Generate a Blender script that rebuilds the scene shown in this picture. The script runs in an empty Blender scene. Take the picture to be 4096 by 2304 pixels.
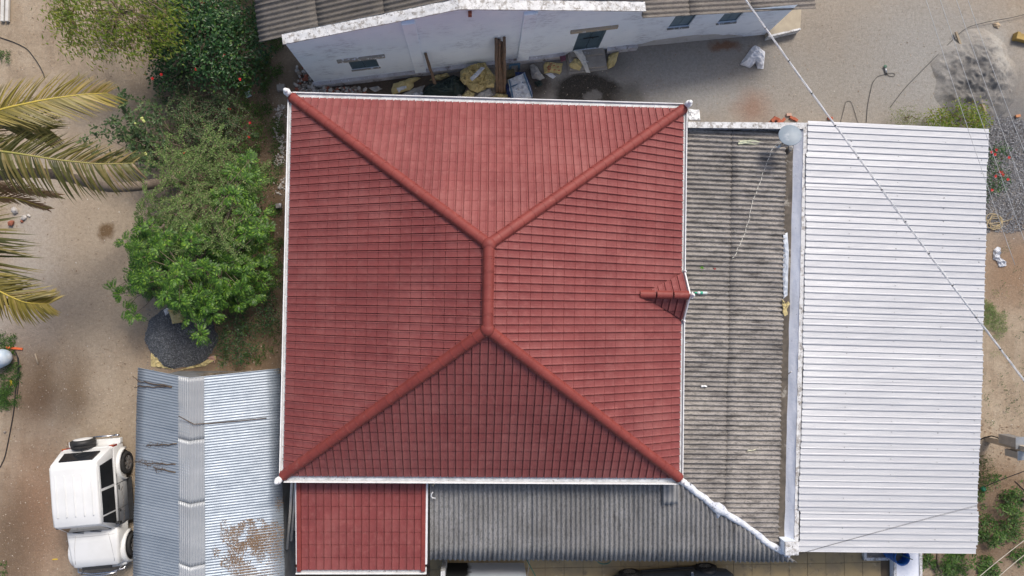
import bpy, bmesh, math, random
from mathutils import Vector, Matrix, noise
sc = bpy.context.scene
col = sc.collection
R = math.radians

# ---------------------------------------------------------------- camera
CAM_H = 24.0
FPX = 2850.0                       # focal length in photograph pixels (4096 wide)
fw = Vector((128 / FPX, 54 / FPX, -1)).normalized()
cz = -fw
cx = Vector((0, 1, 0)).cross(cz).normalized()
cy = cz.cross(cx)
cam_d = bpy.data.cameras.new('camera')
cam_d.sensor_width = 36.0
cam_d.lens = 36.0 * FPX / 4096
cam_d.clip_end = 2000
cam = bpy.data.objects.new('camera', cam_d)
col.objects.link(cam)
cam.matrix_world = Matrix(((cx.x, cy.x, cz.x, 0), (cx.y, cy.y, cz.y, 0), (cx.z, cy.z, cz.z, CAM_H), (0, 0, 0, 1)))
sc.camera = cam

# ---------------------------------------------------------------- light: hazy, soft daylight from the top right
SUN_AZ, SUN_EL = R(28), R(51)      # azimuth measured from +Y towards +X
w = bpy.data.worlds.new('World')
sc.world = w
w.use_nodes = True
nt = w.node_tree
sky = nt.nodes.new('ShaderNodeTexSky')
sky.sky_type = 'NISHITA'
sky.sun_disc = False
sky.sun_elevation = SUN_EL
sky.sun_rotation = SUN_AZ
sky.dust_density = 4.0
sky.air_density = 1.0
sky.ozone_density = 1.0
bg = nt.nodes['Background']
bg.inputs['Strength'].default_value = 0.11
nt.links.new(sky.outputs['Color'], bg.inputs['Color'])
sd = bpy.data.lights.new('sun', 'SUN')
sd.energy = 2.0
sd.angle = R(15)
sd.color = (1.0, 0.95, 0.88)
sun = bpy.data.objects.new('sun', sd)
col.objects.link(sun)
sdir = Vector((math.sin(SUN_AZ) * math.cos(SUN_EL), math.cos(SUN_AZ) * math.cos(SUN_EL), math.sin(SUN_EL)))
sun.rotation_euler = sdir.to_track_quat('Z', 'Y').to_euler()
sun.location = (0, 0, 30)
sc.view_settings.view_transform = 'Standard'
sc.view_settings.look = 'None'
sc.view_settings.gamma = 1
sc.view_settings.use_curve_mapping = False
sc.view_settings.exposure = 0.5


def V(px, py, z=0.0):
    """photograph pixel + known height -> point in the place"""
    d = cx * ((px - 2048) / FPX) + cy * ((1152 - py) / FPX) - cz
    t = (z - CAM_H) / d.z
    return Vector((0, 0, CAM_H)) + d * t


def on_plane(px, py, o, n):
    d = cx * ((px - 2048) / FPX) + cy * ((1152 - py) / FPX) - cz
    c = Vector((0, 0, CAM_H))
    return c + d * ((o - c).dot(n) / d.dot(n))


# ---------------------------------------------------------------- materials
class NT:
    def __init__(s, name):
        s.m = bpy.data.materials.new(name)
        s.m.use_nodes = True
        s.t = s.m.node_tree
        s.b = s.t.nodes['Principled BSDF']
        s.out = s.t.nodes['Material Output']

    def n(s, ty, **k):
        nd = s.t.nodes.new('ShaderNode' + ty)
        for a, b in k.items():
            setattr(nd, a, b)
        return nd

    def l(s, a, b):
        s.t.links.new(a, b)

    def pos(s, obj=None, scale=None):
        if obj:
            g = s.n('TexCoord')
            g.object = obj
            o = g.outputs['Object']
        else:
            o = s.n('NewGeometry').outputs['Position']
        if scale:
            mp = s.n('Mapping')
            mp.inputs['Scale'].default_value = scale
            s.l(o, mp.inputs['Vector'])
            o = mp.outputs['Vector']
        return o

    def noise(s, scale, vec=None, detail=5, rough=.6, dist=0):
        nd = s.n('TexNoise')
        nd.inputs['Scale'].default_value = scale
        nd.inputs['Detail'].default_value = detail
        nd.inputs['Roughness'].default_value = rough
        nd.inputs['Distortion'].default_value = dist
        s.l(vec if vec is not None else s.pos(), nd.inputs['Vector'])
        return nd.outputs['Fac']

    def ramp(s, fac, stops):
        r = s.n('ValToRGB')
        e = r.color_ramp.elements
        while len(e) < len(stops):
            e.new(.5)
        for i, (p, c) in enumerate(stops):
            e[i].position = p
            e[i].color = (*c, 1) if len(c) == 3 else c
        s.l(fac, r.inputs['Fac'])
        return r.outputs['Color']

    def mr(s, v, a, b, c=0, d=1):
        m = s.n('MapRange')
        m.clamp = True
        for k, x in zip(('From Min', 'From Max', 'To Min', 'To Max'), (a, b, c, d)):
            m.inputs[k].default_value = x
        s.l(v, m.inputs['Value'])
        return m.outputs['Result']

    def math(s, op, a, b=None):
        m = s.n('Math', operation=op)
        for i, x in enumerate((a, b)):
            if x is None:
                continue
            if isinstance(x, (int, float)):
                m.inputs[i].default_value = x
            else:
                s.l(x, m.inputs[i])
        return m.outputs[0]

    def mix(s, fac, a, b, mode='MIX'):
        m = s.n('Mix', data_type='RGBA', blend_type=mode)
        for nm, x in ((0, fac), (6, a), (7, b)):
            if isinstance(x, (int, float)):
                m.inputs[nm].default_value = x
            elif isinstance(x, tuple):
                m.inputs[nm].default_value = (*x, 1)
            else:
                s.l(x, m.inputs[nm])
        return m.outputs[2]

    def col(s, c):
        if isinstance(c, tuple):
            s.b.inputs['Base Color'].default_value = (*c, 1)
        else:
            s.l(c, s.b.inputs['Base Color'])

    def rough(s, r):
        if isinstance(r, (int, float)):
            s.b.inputs['Roughness'].default_value = r
        else:
            s.l(r, s.b.inputs['Roughness'])

    def bump(s, h, strength=.3, dist=.02):
        b = s.n('Bump')
        b.inputs['Strength'].default_value = strength
        b.inputs['Distance'].default_value = dist
        s.l(h, b.inputs['Height'])
        s.l(b.outputs['Normal'], s.b.inputs['Normal'])


def mat(name, c1, c2=None, scale=6., rough=.8, metal=0., bump=0., bscale=40., bdist=.01, spec=.4, spots=None, lo=.35, hi=.65, stretch=None):
    """two-tone mottled surface; spots = (colour, scale, threshold, softness)"""
    m = NT(name)
    if c2 is None:
        c2 = tuple(x * .8 for x in c1)
    vec = m.pos(None, stretch) if stretch else m.pos()
    c = m.ramp(m.noise(scale, vec), [(lo, c1), (hi, c2)])
    for sp in (spots or []):
        f = m.mr(m.noise(sp[1], vec, 7, .7), sp[2], sp[2] + sp[3])
        c = m.mix(f, c, sp[0])
    m.col(c)
    m.rough(rough)
    m.b.inputs['Metallic'].default_value = metal
    m.b.inputs['Specular IOR Level'].default_value = spec
    if bump:
        m.bump(m.noise(bscale, None, 6, .65), bump, bdist)
    return m.m


def leaf_mat(name, stops, rough=.5, trans=.25):
    m = NT(name)
    g = m.n('NewGeometry')
    c = m.ramp(g.outputs['Random Per Island'], stops)
    c = m.mix(m.mr(m.noise(1.3), .3, .7, 0, .35), c, stops[len(stops) // 2][1])
    m.col(c)
    m.rough(rough)
    m.b.inputs['Specular IOR Level'].default_value = .35
    tr = m.n('BsdfTranslucent')
    m.l(c, tr.inputs['Color'])
    mx = m.n('MixShader')
    mx.inputs[0].default_value = trans
    m.l(m.b.outputs[0], mx.inputs[1])
    m.l(tr.outputs[0], mx.inputs[2])
    m.l(mx.outputs[0], m.out.inputs['Surface'])
    return m.m


# ---------------------------------------------------------------- mesh building
def wmat(o):
    m = Matrix.LocRotScale(o.location, o.rotation_euler, o.scale)
    return wmat(o.parent) @ m if o.parent else m


def link_mesh(me, name, parent=None):
    o = bpy.data.objects.new(name, me)
    col.objects.link(o)
    if parent:
        o.parent = parent
    return o


def ico(sub=1):
    bm = bmesh.new()
    bmesh.ops.create_icosphere(bm, subdivisions=sub, radius=1)
    v = [x.co.copy() for x in bm.verts]
    f = [[y.index for y in x.verts] for x in bm.faces]
    bm.free()
    return v, f


ICO1 = ico(1)
ICO3 = ico(3)
OCT = ([Vector(p) for p in ((1, 0, 0), (-1, 0, 0), (0, 1, 0), (0, -1, 0), (0, 0, 1), (0, 0, -1))],
       [(0, 2, 4), (2, 1, 4), (1, 3, 4), (3, 0, 4), (2, 0, 5), (1, 2, 5), (3, 1, 5), (0, 3, 5)])


class MB:
    def __init__(s):
        s.v, s.f, s.sm = [], [], []

    def add(s, vs, fs, smooth=False):
        o = len(s.v)
        s.v += [tuple(v) for v in vs]
        s.f += [tuple(i + o for i in f) for f in fs]
        s.sm += [smooth] * len(fs)
        return s

    def hexa(s, p):        # 4 bottom corners (ccw from above) then 4 top corners
        return s.add(p, [(3, 2, 1, 0), (4, 5, 6, 7), (0, 1, 5, 4), (1, 2, 6, 5), (2, 3, 7, 6), (3, 0, 4, 7)])

    def box(s, c, d, m=None):
        x, y, z = d[0] / 2, d[1] / 2, d[2] / 2
        p = [Vector(q) for q in ((-x, -y, -z), (x, -y, -z), (x, y, -z), (-x, y, -z), (-x, -y, z), (x, -y, z), (x, y, z), (-x, y, z))]
        if m is not None:
            p = [m @ q for q in p]
        return s.hexa([q + Vector(c) for q in p])

    def bar(s, a, b, wd, th, up=Vector((0, 0, 1))):     # box from a to b, width wd, thickness th
        a, b = Vector(a), Vector(b)
        t = (b - a).normalized()
        sd_ = t.cross(up)
        if sd_.length < 1e-4:
            sd_ = t.cross(Vector((0, 1, 0)))
        sd_.normalize()
        u = sd_.cross(t)
        sd_ *= wd / 2
        u *= th / 2
        return s.hexa([a - sd_ - u, a + sd_ - u, b + sd_ - u, b - sd_ - u, a - sd_ + u, a + sd_ + u, b + sd_ + u, b - sd_ + u])

    def prism(s, pts, z0, z1):     # pts ccw
        n = len(pts)
        vs = [(p[0], p[1], z0) for p in pts] + [(p[0], p[1], z1) for p in pts]
        fs = [tuple(range(n - 1, -1, -1)), tuple(range(n, 2 * n))] + [(i, (i + 1) % n, n + (i + 1) % n, n + i) for i in range(n)]
        return s.add(vs, fs)

    def tube(s, pts, r, n=6, cap=True, smooth=True):
        pts = [Vector(p) for p in pts]
        rs = r if isinstance(r, (list, tuple)) else [r] * len(pts)
        vs, fs = [], []
        u = None
        for i, p in enumerate(pts):
            t = (pts[min(i + 1, len(pts) - 1)] - pts[max(i - 1, 0)])
            if t.length < 1e-9:
                t = Vector((0, 0, 1))
            t.normalize()
            if u is None:
                u = t.cross(Vector((0, 0, 1)) if abs(t.z) < .9 else Vector((1, 0, 0))).normalized()
            else:
                u = (u - t * u.dot(t))
                if u.length < 1e-6:
                    u = t.orthogonal()
                u.normalize()
            b = t.cross(u)
            for k in range(n):
                a = 2 * math.pi * k / n
                vs.append(p + (u * math.cos(a) + b * math.sin(a)) * rs[i])
        for i in range(len(pts) - 1):
            for k in range(n):
                fs.append((i * n + k, i * n + (k + 1) % n, (i + 1) * n + (k + 1) % n, (i + 1) * n + k))
        if cap:
            fs.append(tuple(range(n - 1, -1, -1)))
            fs.append(tuple(range((len(pts) - 1) * n, len(pts) * n)))
        return s.add(vs, fs, smooth)

    def lathe(s, prof, c=(0, 0, 0), n=20, m=None, smooth=True):    # prof: (radius, height), axis z
        vs, fs = [], []
        for r, z in prof:
            for k in range(n):
                a = 2 * math.pi * k / n
                p = Vector((r * math.cos(a), r * math.sin(a), z))
                if m is not None:
                    p = m @ p
                vs.append(p + Vector(c))
        for i in range(len(prof) - 1):
            for k in range(n):
                fs.append((i * n + k, i * n + (k + 1) % n, (i + 1) * n + (k + 1) % n, (i + 1) * n + k))
        fs.append(tuple(range(n - 1, -1, -1)))
        fs.append(tuple(range((len(prof) - 1) * n, len(prof) * n)))
        return s.add(vs, fs, smooth)

    def grid(s, fn, nu, nv, smooth=True):
        vs = [fn(i / nu, j / nv) for j in range(nv + 1) for i in range(nu + 1)]
        fs = [(j * (nu + 1) + i, j * (nu + 1) + i + 1, (j + 1) * (nu + 1) + i + 1, (j + 1) * (nu + 1) + i) for j in range(nv) for i in range(nu)]
        return s.add(vs, fs, smooth)

    def loft(s, secs, smooth=False, cap=True):        # sections: equal-length closed loops of points
        n = len(secs[0])
        vs = [p for q in secs for p in q]
        fs = []
        for i in range(len(secs) - 1):
            for k in range(n):
                fs.append((i * n + k, i * n + (k + 1) % n, (i + 1) * n + (k + 1) % n, (i + 1) * n + k))
        if cap:
            fs.append(tuple(range(n - 1, -1, -1)))
            fs.append(tuple(range((len(secs) - 1) * n, len(secs) * n)))
        return s.add(vs, fs, smooth)

    def stone(s, c, r, rnd, squash=.6, base=ICO1):
        vs, fs = base
        ax = Matrix.Rotation(rnd.uniform(0, 6.3), 3, 'Z') @ Matrix.Rotation(rnd.uniform(0, 1.0), 3, 'X')
        e = Vector((rnd.uniform(.7, 1.25), rnd.uniform(.6, 1.), squash * rnd.uniform(.7, 1.2)))
        out = []
        for v in vs:
            k = rnd.uniform(.8, 1.15)
            out.append(ax @ Vector((v.x * e.x, v.y * e.y, v.z * e.z)) * r * k + Vector(c))
        return s.add(out, fs)

    def build(s, name, m=None, parent=None, world=True, bevel=0, solid=0):
        me = bpy.data.meshes.new(name)
        vs = s.v
        if parent and world:
            inv = wmat(parent).inverted()
            vs = [tuple(inv @ Vector(v)) for v in vs]
        me.from_pydata(vs, [], s.f)
        if m:
            me.materials.append(m)
        if any(s.sm):
            me.polygons.foreach_set('use_smooth', s.sm)
        me.update()
        o = link_mesh(me, name, parent)
        if bevel:
            b = o.modifiers.new('bevel', 'BEVEL')
            b.width = bevel
            b.segments = 2
            b.limit_method = 'ANGLE'
        if solid:
            b = o.modifiers.new('solid', 'SOLIDIFY')
            b.thickness = solid
            b.offset = -1
        return o


def tag(o, label, cat, group=None):
    o['label'] = label
    o['category'] = cat
    if group:
        o['group'] = group
    return o


def struct(o):
    o['kind'] = 'structure'
    return o


def stuff(o):
    o['kind'] = 'stuff'
    return o


def thing(name, loc, label, cat, group=None, rotz=0):
    o = bpy.data.objects.new(name, None)
    col.objects.link(o)
    o.location = loc
    o.rotation_euler = (0, 0, rotz)
    o.empty_display_size = .2
    return tag(o, label, cat, group)


def copy_tree(o, parent=None):
    c = o.copy()
    col.objects.link(c)
    c.parent = parent
    for ch in list(o.children):
        copy_tree(ch, c)
    return c


def fbm(p, o=4):
    return noise.fractal(p, 1.0, 2.0, o)


def bm_to_mesh(bm, name, m):
    me = bpy.data.meshes.new(name)
    bm.to_mesh(me)
    bm.free()
    me.materials.append(m)
    return me
# ---------------------------------------------------------------- the ground
GROUND_BLOBS = []       # (x, y, rx, ry, softness, colour, opacity)


def gb(px, py, rx, ry, c, soft=.35, op=1.):
    p = V(px, py)
    GROUND_BLOBS.append((p.x, p.y, rx * .0084, ry * .0084, soft, c, op))


TAN = (.4, .315, .226)
gb(2600, 210, 900, 330, (.3, .293, .28), .5, .94)            # grey beaten yard behind the house
gb(3450, 60, 750, 260, (.36, .315, .26), .5, .8)
gb(2750, 330, 150, 90, (.37, .365, .35), .7, .6)
gb(3050, 260, 190, 70, (.25, .24, .225), .8, .55)
gb(3350, 340, 170, 110, (.36, .35, .325), .8, .6)
gb(3650, 130, 170, 110, (.37, .36, .335), .8, .6)
gb(3300, 160, 110, 90, (.3, .255, .21), .8, .5)
gb(3550, 330, 420, 260, (.29, .265, .23), .5, .8)
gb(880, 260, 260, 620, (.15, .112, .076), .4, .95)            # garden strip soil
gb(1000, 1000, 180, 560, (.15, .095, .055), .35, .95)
gb(860, 1420, 330, 130, (.21, .135, .078), .4, .8)
gb(150, 1010, 95, 330, (.47, .46, .45), .5, .75)              # pale ash dust by the palm
gb(60, 1300, 130, 90, (.5, .49, .47), .5, .8)
gb(500, 900, 190, 60, (.39, .31, .215), .8, .5)
gb(330, 1080, 230, 330, (.42, .34, .25), .8, .55)
gb(450, 1480, 160, 330, (.4, .32, .235), .8, .5)
gb(270, 940, 190, 420, (.4, .325, .245), .8, .6)
gb(425, 925, 33, 30, (.145, .085, .038), .35, .95)              # damp spot
gb(300, 1560, 50, 110, (.17, .105, .055), .7, .7)
gb(170, 1530, 50, 100, (.19, .12, .065), .6, .8)
gb(140, 1600, 75, 60, (.17, .10, .055), .6, .75)
gb(150, 2050, 120, 260, (.27, .145, .085), .7, .75)
gb(40, 2180, 90, 190, (.12, .075, .045), .6, .75)
gb(80, 1420, 150, 210, (.24, .16, .098), .7, .6)
gb(1500, 330, 330, 110, (.075, .055, .042), .4, .95)          # soil and refuse strip below the wall
gb(2130, 330, 75, 75, (.06, .05, .043), .3, .9)
gb(2420, 245, 90, 60, (.11, .11, .11), .6, .75)               # spilt grit
gb(2345, 368, 132, 82, (.03, .029, .027), .14, .97)          # wet patch
gb(2445, 385, 50, 50, (.04, .038, .034), .2, .92)
gb(2370, 378, 36, 22, (.24, .23, .215), .2, .85)
gb(2520, 390, 60, 60, (.15, .145, .13), .4, .8)
gb(2900, 185, 60, 22, (.22, .1, .05), .4, .85)               # brick dust
gb(3010, 430, 60, 60, (.27, .13, .08), .7, .6)
gb(3800, 300, 330, 260, (.33, .32, .3), .5, .92)             # cement-grey spill around the sand
gb(3890, 330, 105, 140, (.19, .186, .18), .45, .9)  # dark unlit core of the sand heap, shade put into the colour
gb(3830, 420, 60, 70, (.2, .19, .175), .4, .7)
gb(3985, 215, 40, 110, (.45, .43, .39), .5, .6)  # pale rim: light on the heap's outer crest, painted in
gb(4060, 650, 170, 330, (.18, .18, .18), .3, .9)              # grit bed
gb(4080, 1080, 170, 150, (.27, .17, .105), .6, .85)
gb(4000, 1930, 170, 90, (.25, .165, .1), .6, .8)
gb(3950, 2120, 260, 190, (.16, .105, .065), .5, .9)
gb(1450, 2290, 360, 50, (.1, .075, .055), .4, .9)
gb(1150, 2140, 70, 260, (.105, .07, .047), .3, .95)


def ground_material():
    m = NT('earth')
    p = m.pos()
    n1 = m.noise(1.1, p, 7, .62)
    n2 = m.noise(9, p, 6, .7)
    n3 = m.noise(55, p, 4, .7)
    c = m.ramp(n1, [(.3, (.3, .23, .162)), (.52, TAN), (.72, (.46, .38, .285))])
    # warped position for the zone outlines
    nz = m.n('TexNoise')
    nz.inputs['Scale'].default_value = 1.6
    nz.inputs['Detail'].default_value = 7
    nz.inputs['Roughness'].default_value = .68
    m.l(p, nz.inputs['Vector'])
    vm = m.n('VectorMath', operation='SUBTRACT')
    m.l(nz.outputs['Color'], vm.inputs[0])
    vm.inputs[1].default_value = (.5, .5, .5)
    vs = m.n('VectorMath', operation='SCALE')
    m.l(vm.outputs[0], vs.inputs[0])
    vs.inputs['Scale'].default_value = 1.5
    va = m.n('VectorMath', operation='ADD')
    m.l(p, va.inputs[0])
    m.l(vs.outputs[0], va.inputs[1])
    trk = m.noise(1.0, m.pos(None, (3.2, .28, 1)), 6, .65, .4)
    c = m.mix(m.mr(trk, .52, .7, 0, .38), c, (.47, .395, .31))
    c = m.mix(m.mr(trk, .46, .3, 0, .35), c, (.22, .165, .115))
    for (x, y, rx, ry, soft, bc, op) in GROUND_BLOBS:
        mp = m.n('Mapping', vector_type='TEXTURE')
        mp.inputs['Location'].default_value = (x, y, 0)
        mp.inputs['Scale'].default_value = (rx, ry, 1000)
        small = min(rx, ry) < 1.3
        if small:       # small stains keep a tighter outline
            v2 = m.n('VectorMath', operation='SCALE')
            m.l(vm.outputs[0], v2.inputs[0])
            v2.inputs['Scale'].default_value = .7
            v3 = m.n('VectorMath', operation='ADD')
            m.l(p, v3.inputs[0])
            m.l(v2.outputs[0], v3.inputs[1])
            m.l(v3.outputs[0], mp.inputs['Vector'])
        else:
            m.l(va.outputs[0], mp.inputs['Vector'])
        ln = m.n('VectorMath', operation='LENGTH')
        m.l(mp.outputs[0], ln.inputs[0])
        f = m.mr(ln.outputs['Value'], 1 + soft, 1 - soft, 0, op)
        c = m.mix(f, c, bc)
    # grain: lighter and darker crumbs
    n4 = m.noise(15, p, 10, .82)
    c = m.mix(m.mr(n4, .54, .68, 0, .42), c, (.52, .46, .39))
    c = m.mix(m.mr(n4, .47, .34, 0, .5), c, (.13, .1, .075))
    n5 = m.noise(3.2, p, 8, .75, .5)
    c = m.mix(m.mr(n5, .55, .72, 0, .35), c, (.17, .125, .088))
    c = m.mix(m.mr(n2, .4, .72, 0, .3), c, (.11, .088, .066))
    c = m.mix(m.mr(n3, .56, .74, 0, .5), c, (.47, .42, .36))
    c = m.mix(m.mr(n3, .44, .3, 0, .45), c, (.1, .08, .062))
    m.col(c)
    m.rough(.95)
    m.b.inputs['Specular IOR Level'].default_value = .15
    h = m.math('ADD', m.math('MULTIPLY', n2, .8), n3)
    m.bump(h, .8, .035)
    return m.m


rg = random.Random(3)
mb = MB()
mb.add([(-260, -260, 0), (260, -260, 0), (260, 260, 0), (-260, 260, 0)], [(0, 1, 2, 3)])
EARTH = ground_material()
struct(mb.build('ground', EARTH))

# ---------------------------------------------------------------- roof material set
def roof_tile_mat(name, root):
    m = NT(name)
    p = m.pos(root)
    base = m.ramp(m.noise(1.4, p, 5), [(.3, (.15, .022, .022)), (.7, (.185, .034, .032))])
    # slight tint differences from roofing sheet to roofing sheet
    sn = m.n('VectorMath', operation='SNAP')
    m.l(p, sn.inputs[0])
    sn.inputs[1].default_value = (1.22, 1.05, 50)
    wn = m.n('TexWhiteNoise')
    m.l(sn.outputs[0], wn.inputs['Vector'])
    c = m.mix(m.mr(wn.outputs['Value'], .1, 1, 0, .42), base, (.235, .05, .045))
    n2 = m.noise(7, p, 8, .75)
    c = m.mix(m.mr(n2, .5, .78, 0, .4), c, (.36, .165, .145))       # chalky scuffs
    ts = m.n('VectorMath', operation='SNAP')
    m.l(p, ts.inputs[0])
    ts.inputs[1].default_value = (.305, .2105, 50)
    tn = m.n('TexWhiteNoise')
    m.l(ts.outputs[0], tn.inputs['Vector'])
    c = m.mix(m.mr(tn.outputs['Value'], .3, 1, 0, .22), c, (.15, .026, .025))
    du = m.noise(.75, p, 7, .7)
    c = m.mix(m.mr(du, .48, .72, 0, .42), c, (.31, .115, .103))
    gr = m.noise(150, p, 2, .8)
    c = m.mix(m.mr(gr, .35, .75, 0, .35), c, (.29, .07, .06))
    # small pale scrapes and footmarks
    mp = m.n('Mapping')
    mp.inputs['Scale'].default_value = (1, 1.6, 1)
    mp.inputs['Rotation'].default_value = (0, 0, .6)
    m.l(p, mp.inputs['Vector'])
    sc_ = m.mr(m.noise(4.2, mp.outputs[0], 9, .78, .6), .695, .74, 0, .55)
    c = m.mix(sc_, c, (.5, .3, .27))
    dk = m.noise(2.6, m.pos(root, (1, 1, .4)), 8, .72, .3)
    c = m.mix(m.mr(dk, .56, .74, 0, .45), c, (.12, .02, .02))
    c = m.mix(m.mr(dk, .44, .3, 0, .4), c, (.33, .1, .09))
    m.col(c)
    m.rough(.62)
    m.b.inputs['Specular IOR Level'].default_value = .45
    m.b.inputs['Sheen Weight'].default_value = .08
    m.b.inputs['Sheen Roughness'].default_value = .6
    m.bump(gr, .35, .006)
    return m.m


WHITE_METAL = mat('white_paint', (.78, .78, .78), (.66, .66, .66), 3, .4, 0, 0, spec=.5, spots=[((.35, .32, .28), 9, .66, .1)])
GUTTER_IN = mat('gutter_lining', (.62, .64, .66), (.42, .43, .43), 5, .5, spots=[((.1, .07, .05), 14, .58, .08), ((.75, .76, .78), 11, .6, .05)])

# ================================================================= main house
TH = -.0166
house = thing('tiled_house', (.2, .36, 0), 'large house with red tiled hip roof edged by white gutters', 'house', rotz=TH)
HX, HY, RL, ZE, ZR = 5.65, 5.37, 1.056, 3.5, 6.3
RED = roof_tile_mat('red_tile', house)
RIDGE = mat('red_ridge', (.225, .044, .035), (.185, .034, .028), 2.2, .62, bump=.25, bscale=140, bdist=.006, spots=[((.3, .1, .08), 9, .58, .15)])
WALLP = mat('house_wall', (.72, .72, .72), (.6, .6, .6), 2, .85)
mb = MB()
mb.box((0, 0, 1.7), (2 * HX - 1.2, 2 * HY - 1.2, 3.4))
mb.build('wall', WALLP, house, world=False)
A = [Vector(p) for p in ((-HX, HY, ZE), (HX, HY, ZE), (HX, -HY, ZE), (-HX, -HY, ZE), (0, RL, ZR), (0, -RL, ZR))]
mb = MB()
dz = Vector((0, 0, -.075))
top = [a + dz for a in A]
low = [a + Vector((0, 0, -.16)) for a in A]
mb.add(top + low, [(0, 3, 5, 4), (1, 0, 4), (2, 1, 4, 5), (3, 2, 5), (6, 7, 8, 9), (0, 1, 7, 6), (1, 2, 8, 7), (2, 3, 9, 8), (3, 0, 6, 9)])
roof = mb.build('roof', RIDGE, house, world=False)

TW, TS = .2105, .34


def tile_geom(wd=TW, st=TS, lift=.02):
    us = [0, .05, .07, .13, .2, .3, .6, .86, .925, .95, 1]
    hs = [-.028, -.025, .011, .018, .013, .004, .0, .005, .01, -.016, -.028]
    vs, fs = [], []
    for v, dh in ((0, -.02), (0, lift), (st * .5, lift * .6), (st * .93, lift * .25), (st * .955, -.008), (st, -.01)):
        for a, b in zip(us, hs):
            vs.append(Vector((a * wd, v, b * .95 + dh if not (v == 0 and dh < 0) else b * .3 + dh)))
    n = len(us)
    for j in range(5):
        for i in range(n - 1):
            fs.append((j * n + i, j * n + i + 1, (j + 1) * n + i + 1, (j + 1) * n + i))
    return vs, fs


def tile_mesh(name, m, wd=TW, st=TS):
    vs, fs = tile_geom(wd, st)
    me = bpy.data.meshes.new(name)
    me.from_pydata([tuple(v) for v in vs], [], fs)
    me.materials.append(m)
    return me


def tile_face(o, u, poly, vdir, wd=TW, st=TS, phase=0.):
    """tiles on the plane o + u*a + vdir*b inside the convex polygon poly (a, b); returns whole-tile frames and a bmesh of cut tiles"""
    n = u.cross(vdir).normalized()
    fr = Matrix(((u.x, vdir.x, n.x, o.x), (u.y, vdir.y, n.y, o.y), (u.z, vdir.z, n.z, o.z), (0, 0, 0, 1)))
    a0, a1 = min(p[0] for p in poly), max(p[0] for p in poly)
    b0, b1 = min(p[1] for p in poly), max(p[1] for p in poly)
    edges = []
    for i in range(len(poly)):
        p, q = Vector(poly[i]), Vector(poly[(i + 1) % len(poly)])
        e = q - p
        edges.append((p, Vector((-e.y, e.x)).normalized()))          # ccw: inside is left
    gv, gf = tile_geom(wd, st)
    whole, cut = [], MB()
    na = int(math.ceil((a1 - a0) / wd)) + 1
    for j in range(int(math.ceil((b1 - b0) / st))):
        for i in range(-1, na):
            a, b = a0 + (i + phase) * wd, b0 + j * st
            cs = [Vector(c) for c in ((a, b), (a + wd, b), (a, b + st), (a + wd, b + st))]
            ins = [min((c - p).dot(nn) for p, nn in edges) for c in cs]
            if min(ins) >= -.004:
                whole.append(fr @ Matrix.Translation((a, b, 0)))
            else:
                out = any(all((c - p).dot(nn) < 0 for c in cs) for p, nn in edges)
                if not out:
                    cut.add([v + Vector((a, b, 0)) for v in gv], gf)
    bm = bmesh.new()
    me = bpy.data.meshes.new('tmp')
    me.from_pydata(cut.v, [], cut.f)
    bm.from_mesh(me)
    bpy.data.meshes.remove(me)
    for p, nn in edges:
        bmesh.ops.bisect_plane(bm, geom=bm.verts[:] + bm.edges[:] + bm.faces[:], plane_co=(p.x, p.y, 0), plane_no=(-nn.x, -nn.y, 0), clear_outer=True)
    bm.transform(fr)
    return whole, bm


def face_from(c0, c1, r1, r0):
    """hip roof face: eave c0->c1, ridge end points r0 (above c0 side), r1"""
    u = (c1 - c0).normalized()
    w_ = (r0 - c0)
    v = (w_ - u * w_.dot(u)).normalized()
    q = [((p - c0).dot(u), (p - c0).dot(v)) for p in ([c0, c1, r1, r0] if r1 is not r0 else [c0, c1, r0])]
    return c0, u, q, v


faces = [face_from(A[0], A[3], A[5], A[4]), face_from(A[2], A[1], A[4], A[5]), face_from(A[1], A[0], A[4], A[4]), face_from(A[3], A[2], A[5], A[5])]
whole, rest = [], bmesh.new()
for (o, u, q, v) in faces:
    wh, bm = tile_face(o, u, q, v)
    whole += wh
    me = bpy.data.meshes.new('t')
    bm.to_mesh(me)
    bm.free()
    rest.from_mesh(me)
    bpy.data.meshes.remove(me)
whole.sort(key=lambda m_: -m_.translation.z)
tme = tile_mesh('roof_tile', RED)
for m_ in whole[:300]:
    o = link_mesh(tme, 'roof_tile', roof)
    o.matrix_basis = m_
gv, gf = tile_geom()
mbt = MB()
for m_ in whole[300:]:
    mbt.add([m_ @ v for v in gv], gf)
me = bpy.data.meshes.new('t')
me.from_pydata(mbt.v, [], mbt.f)
rest.from_mesh(me)
stuff(link_mesh(bm_to_mesh(rest, 'remaining_roof_tiles', RED), 'remaining_roof_tiles', roof))


def cap_mesh(name, r0, r1, ln, m):
    n = 10
    c = n + 3

    def ring(y, r):
        out = [(-r * 1.16, y, -.055)]
        for k in range(n + 1):
            a = math.pi * (1 - k / n)
            out.append((r * math.cos(a), y, r * math.sin(a) * .8 - .03))
        return out + [(r * 1.16, y, -.055)]
    vs, fs, sm = [], [], []
    for (y0, ra_), (y1, rb_), smooth in (((0, r0), (.035, r0), True), ((.035, r0), (.0351, r1), False), ((.035, r1), (ln, r1), True)):
        o = len(vs)                     # every band keeps its own vertices so the lip stays crisp
        vs += ring(y0, ra_) + ring(y1, rb_)
        fs += [(o + i, o + i + 1, o + c + i + 1, o + c + i) for i in range(c - 1)]
        sm += [smooth] * (c - 1)
    o = len(vs)
    vs += ring(0, r0)
    fs.append(tuple(range(o + c - 1, o - 1, -1)))
    sm.append(False)
    me = bpy.data.meshes.new(name)
    me.from_pydata(vs, [], fs)
    me.materials.append(m)
    me.polygons.foreach_set('use_smooth', sm)
    return me


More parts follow.
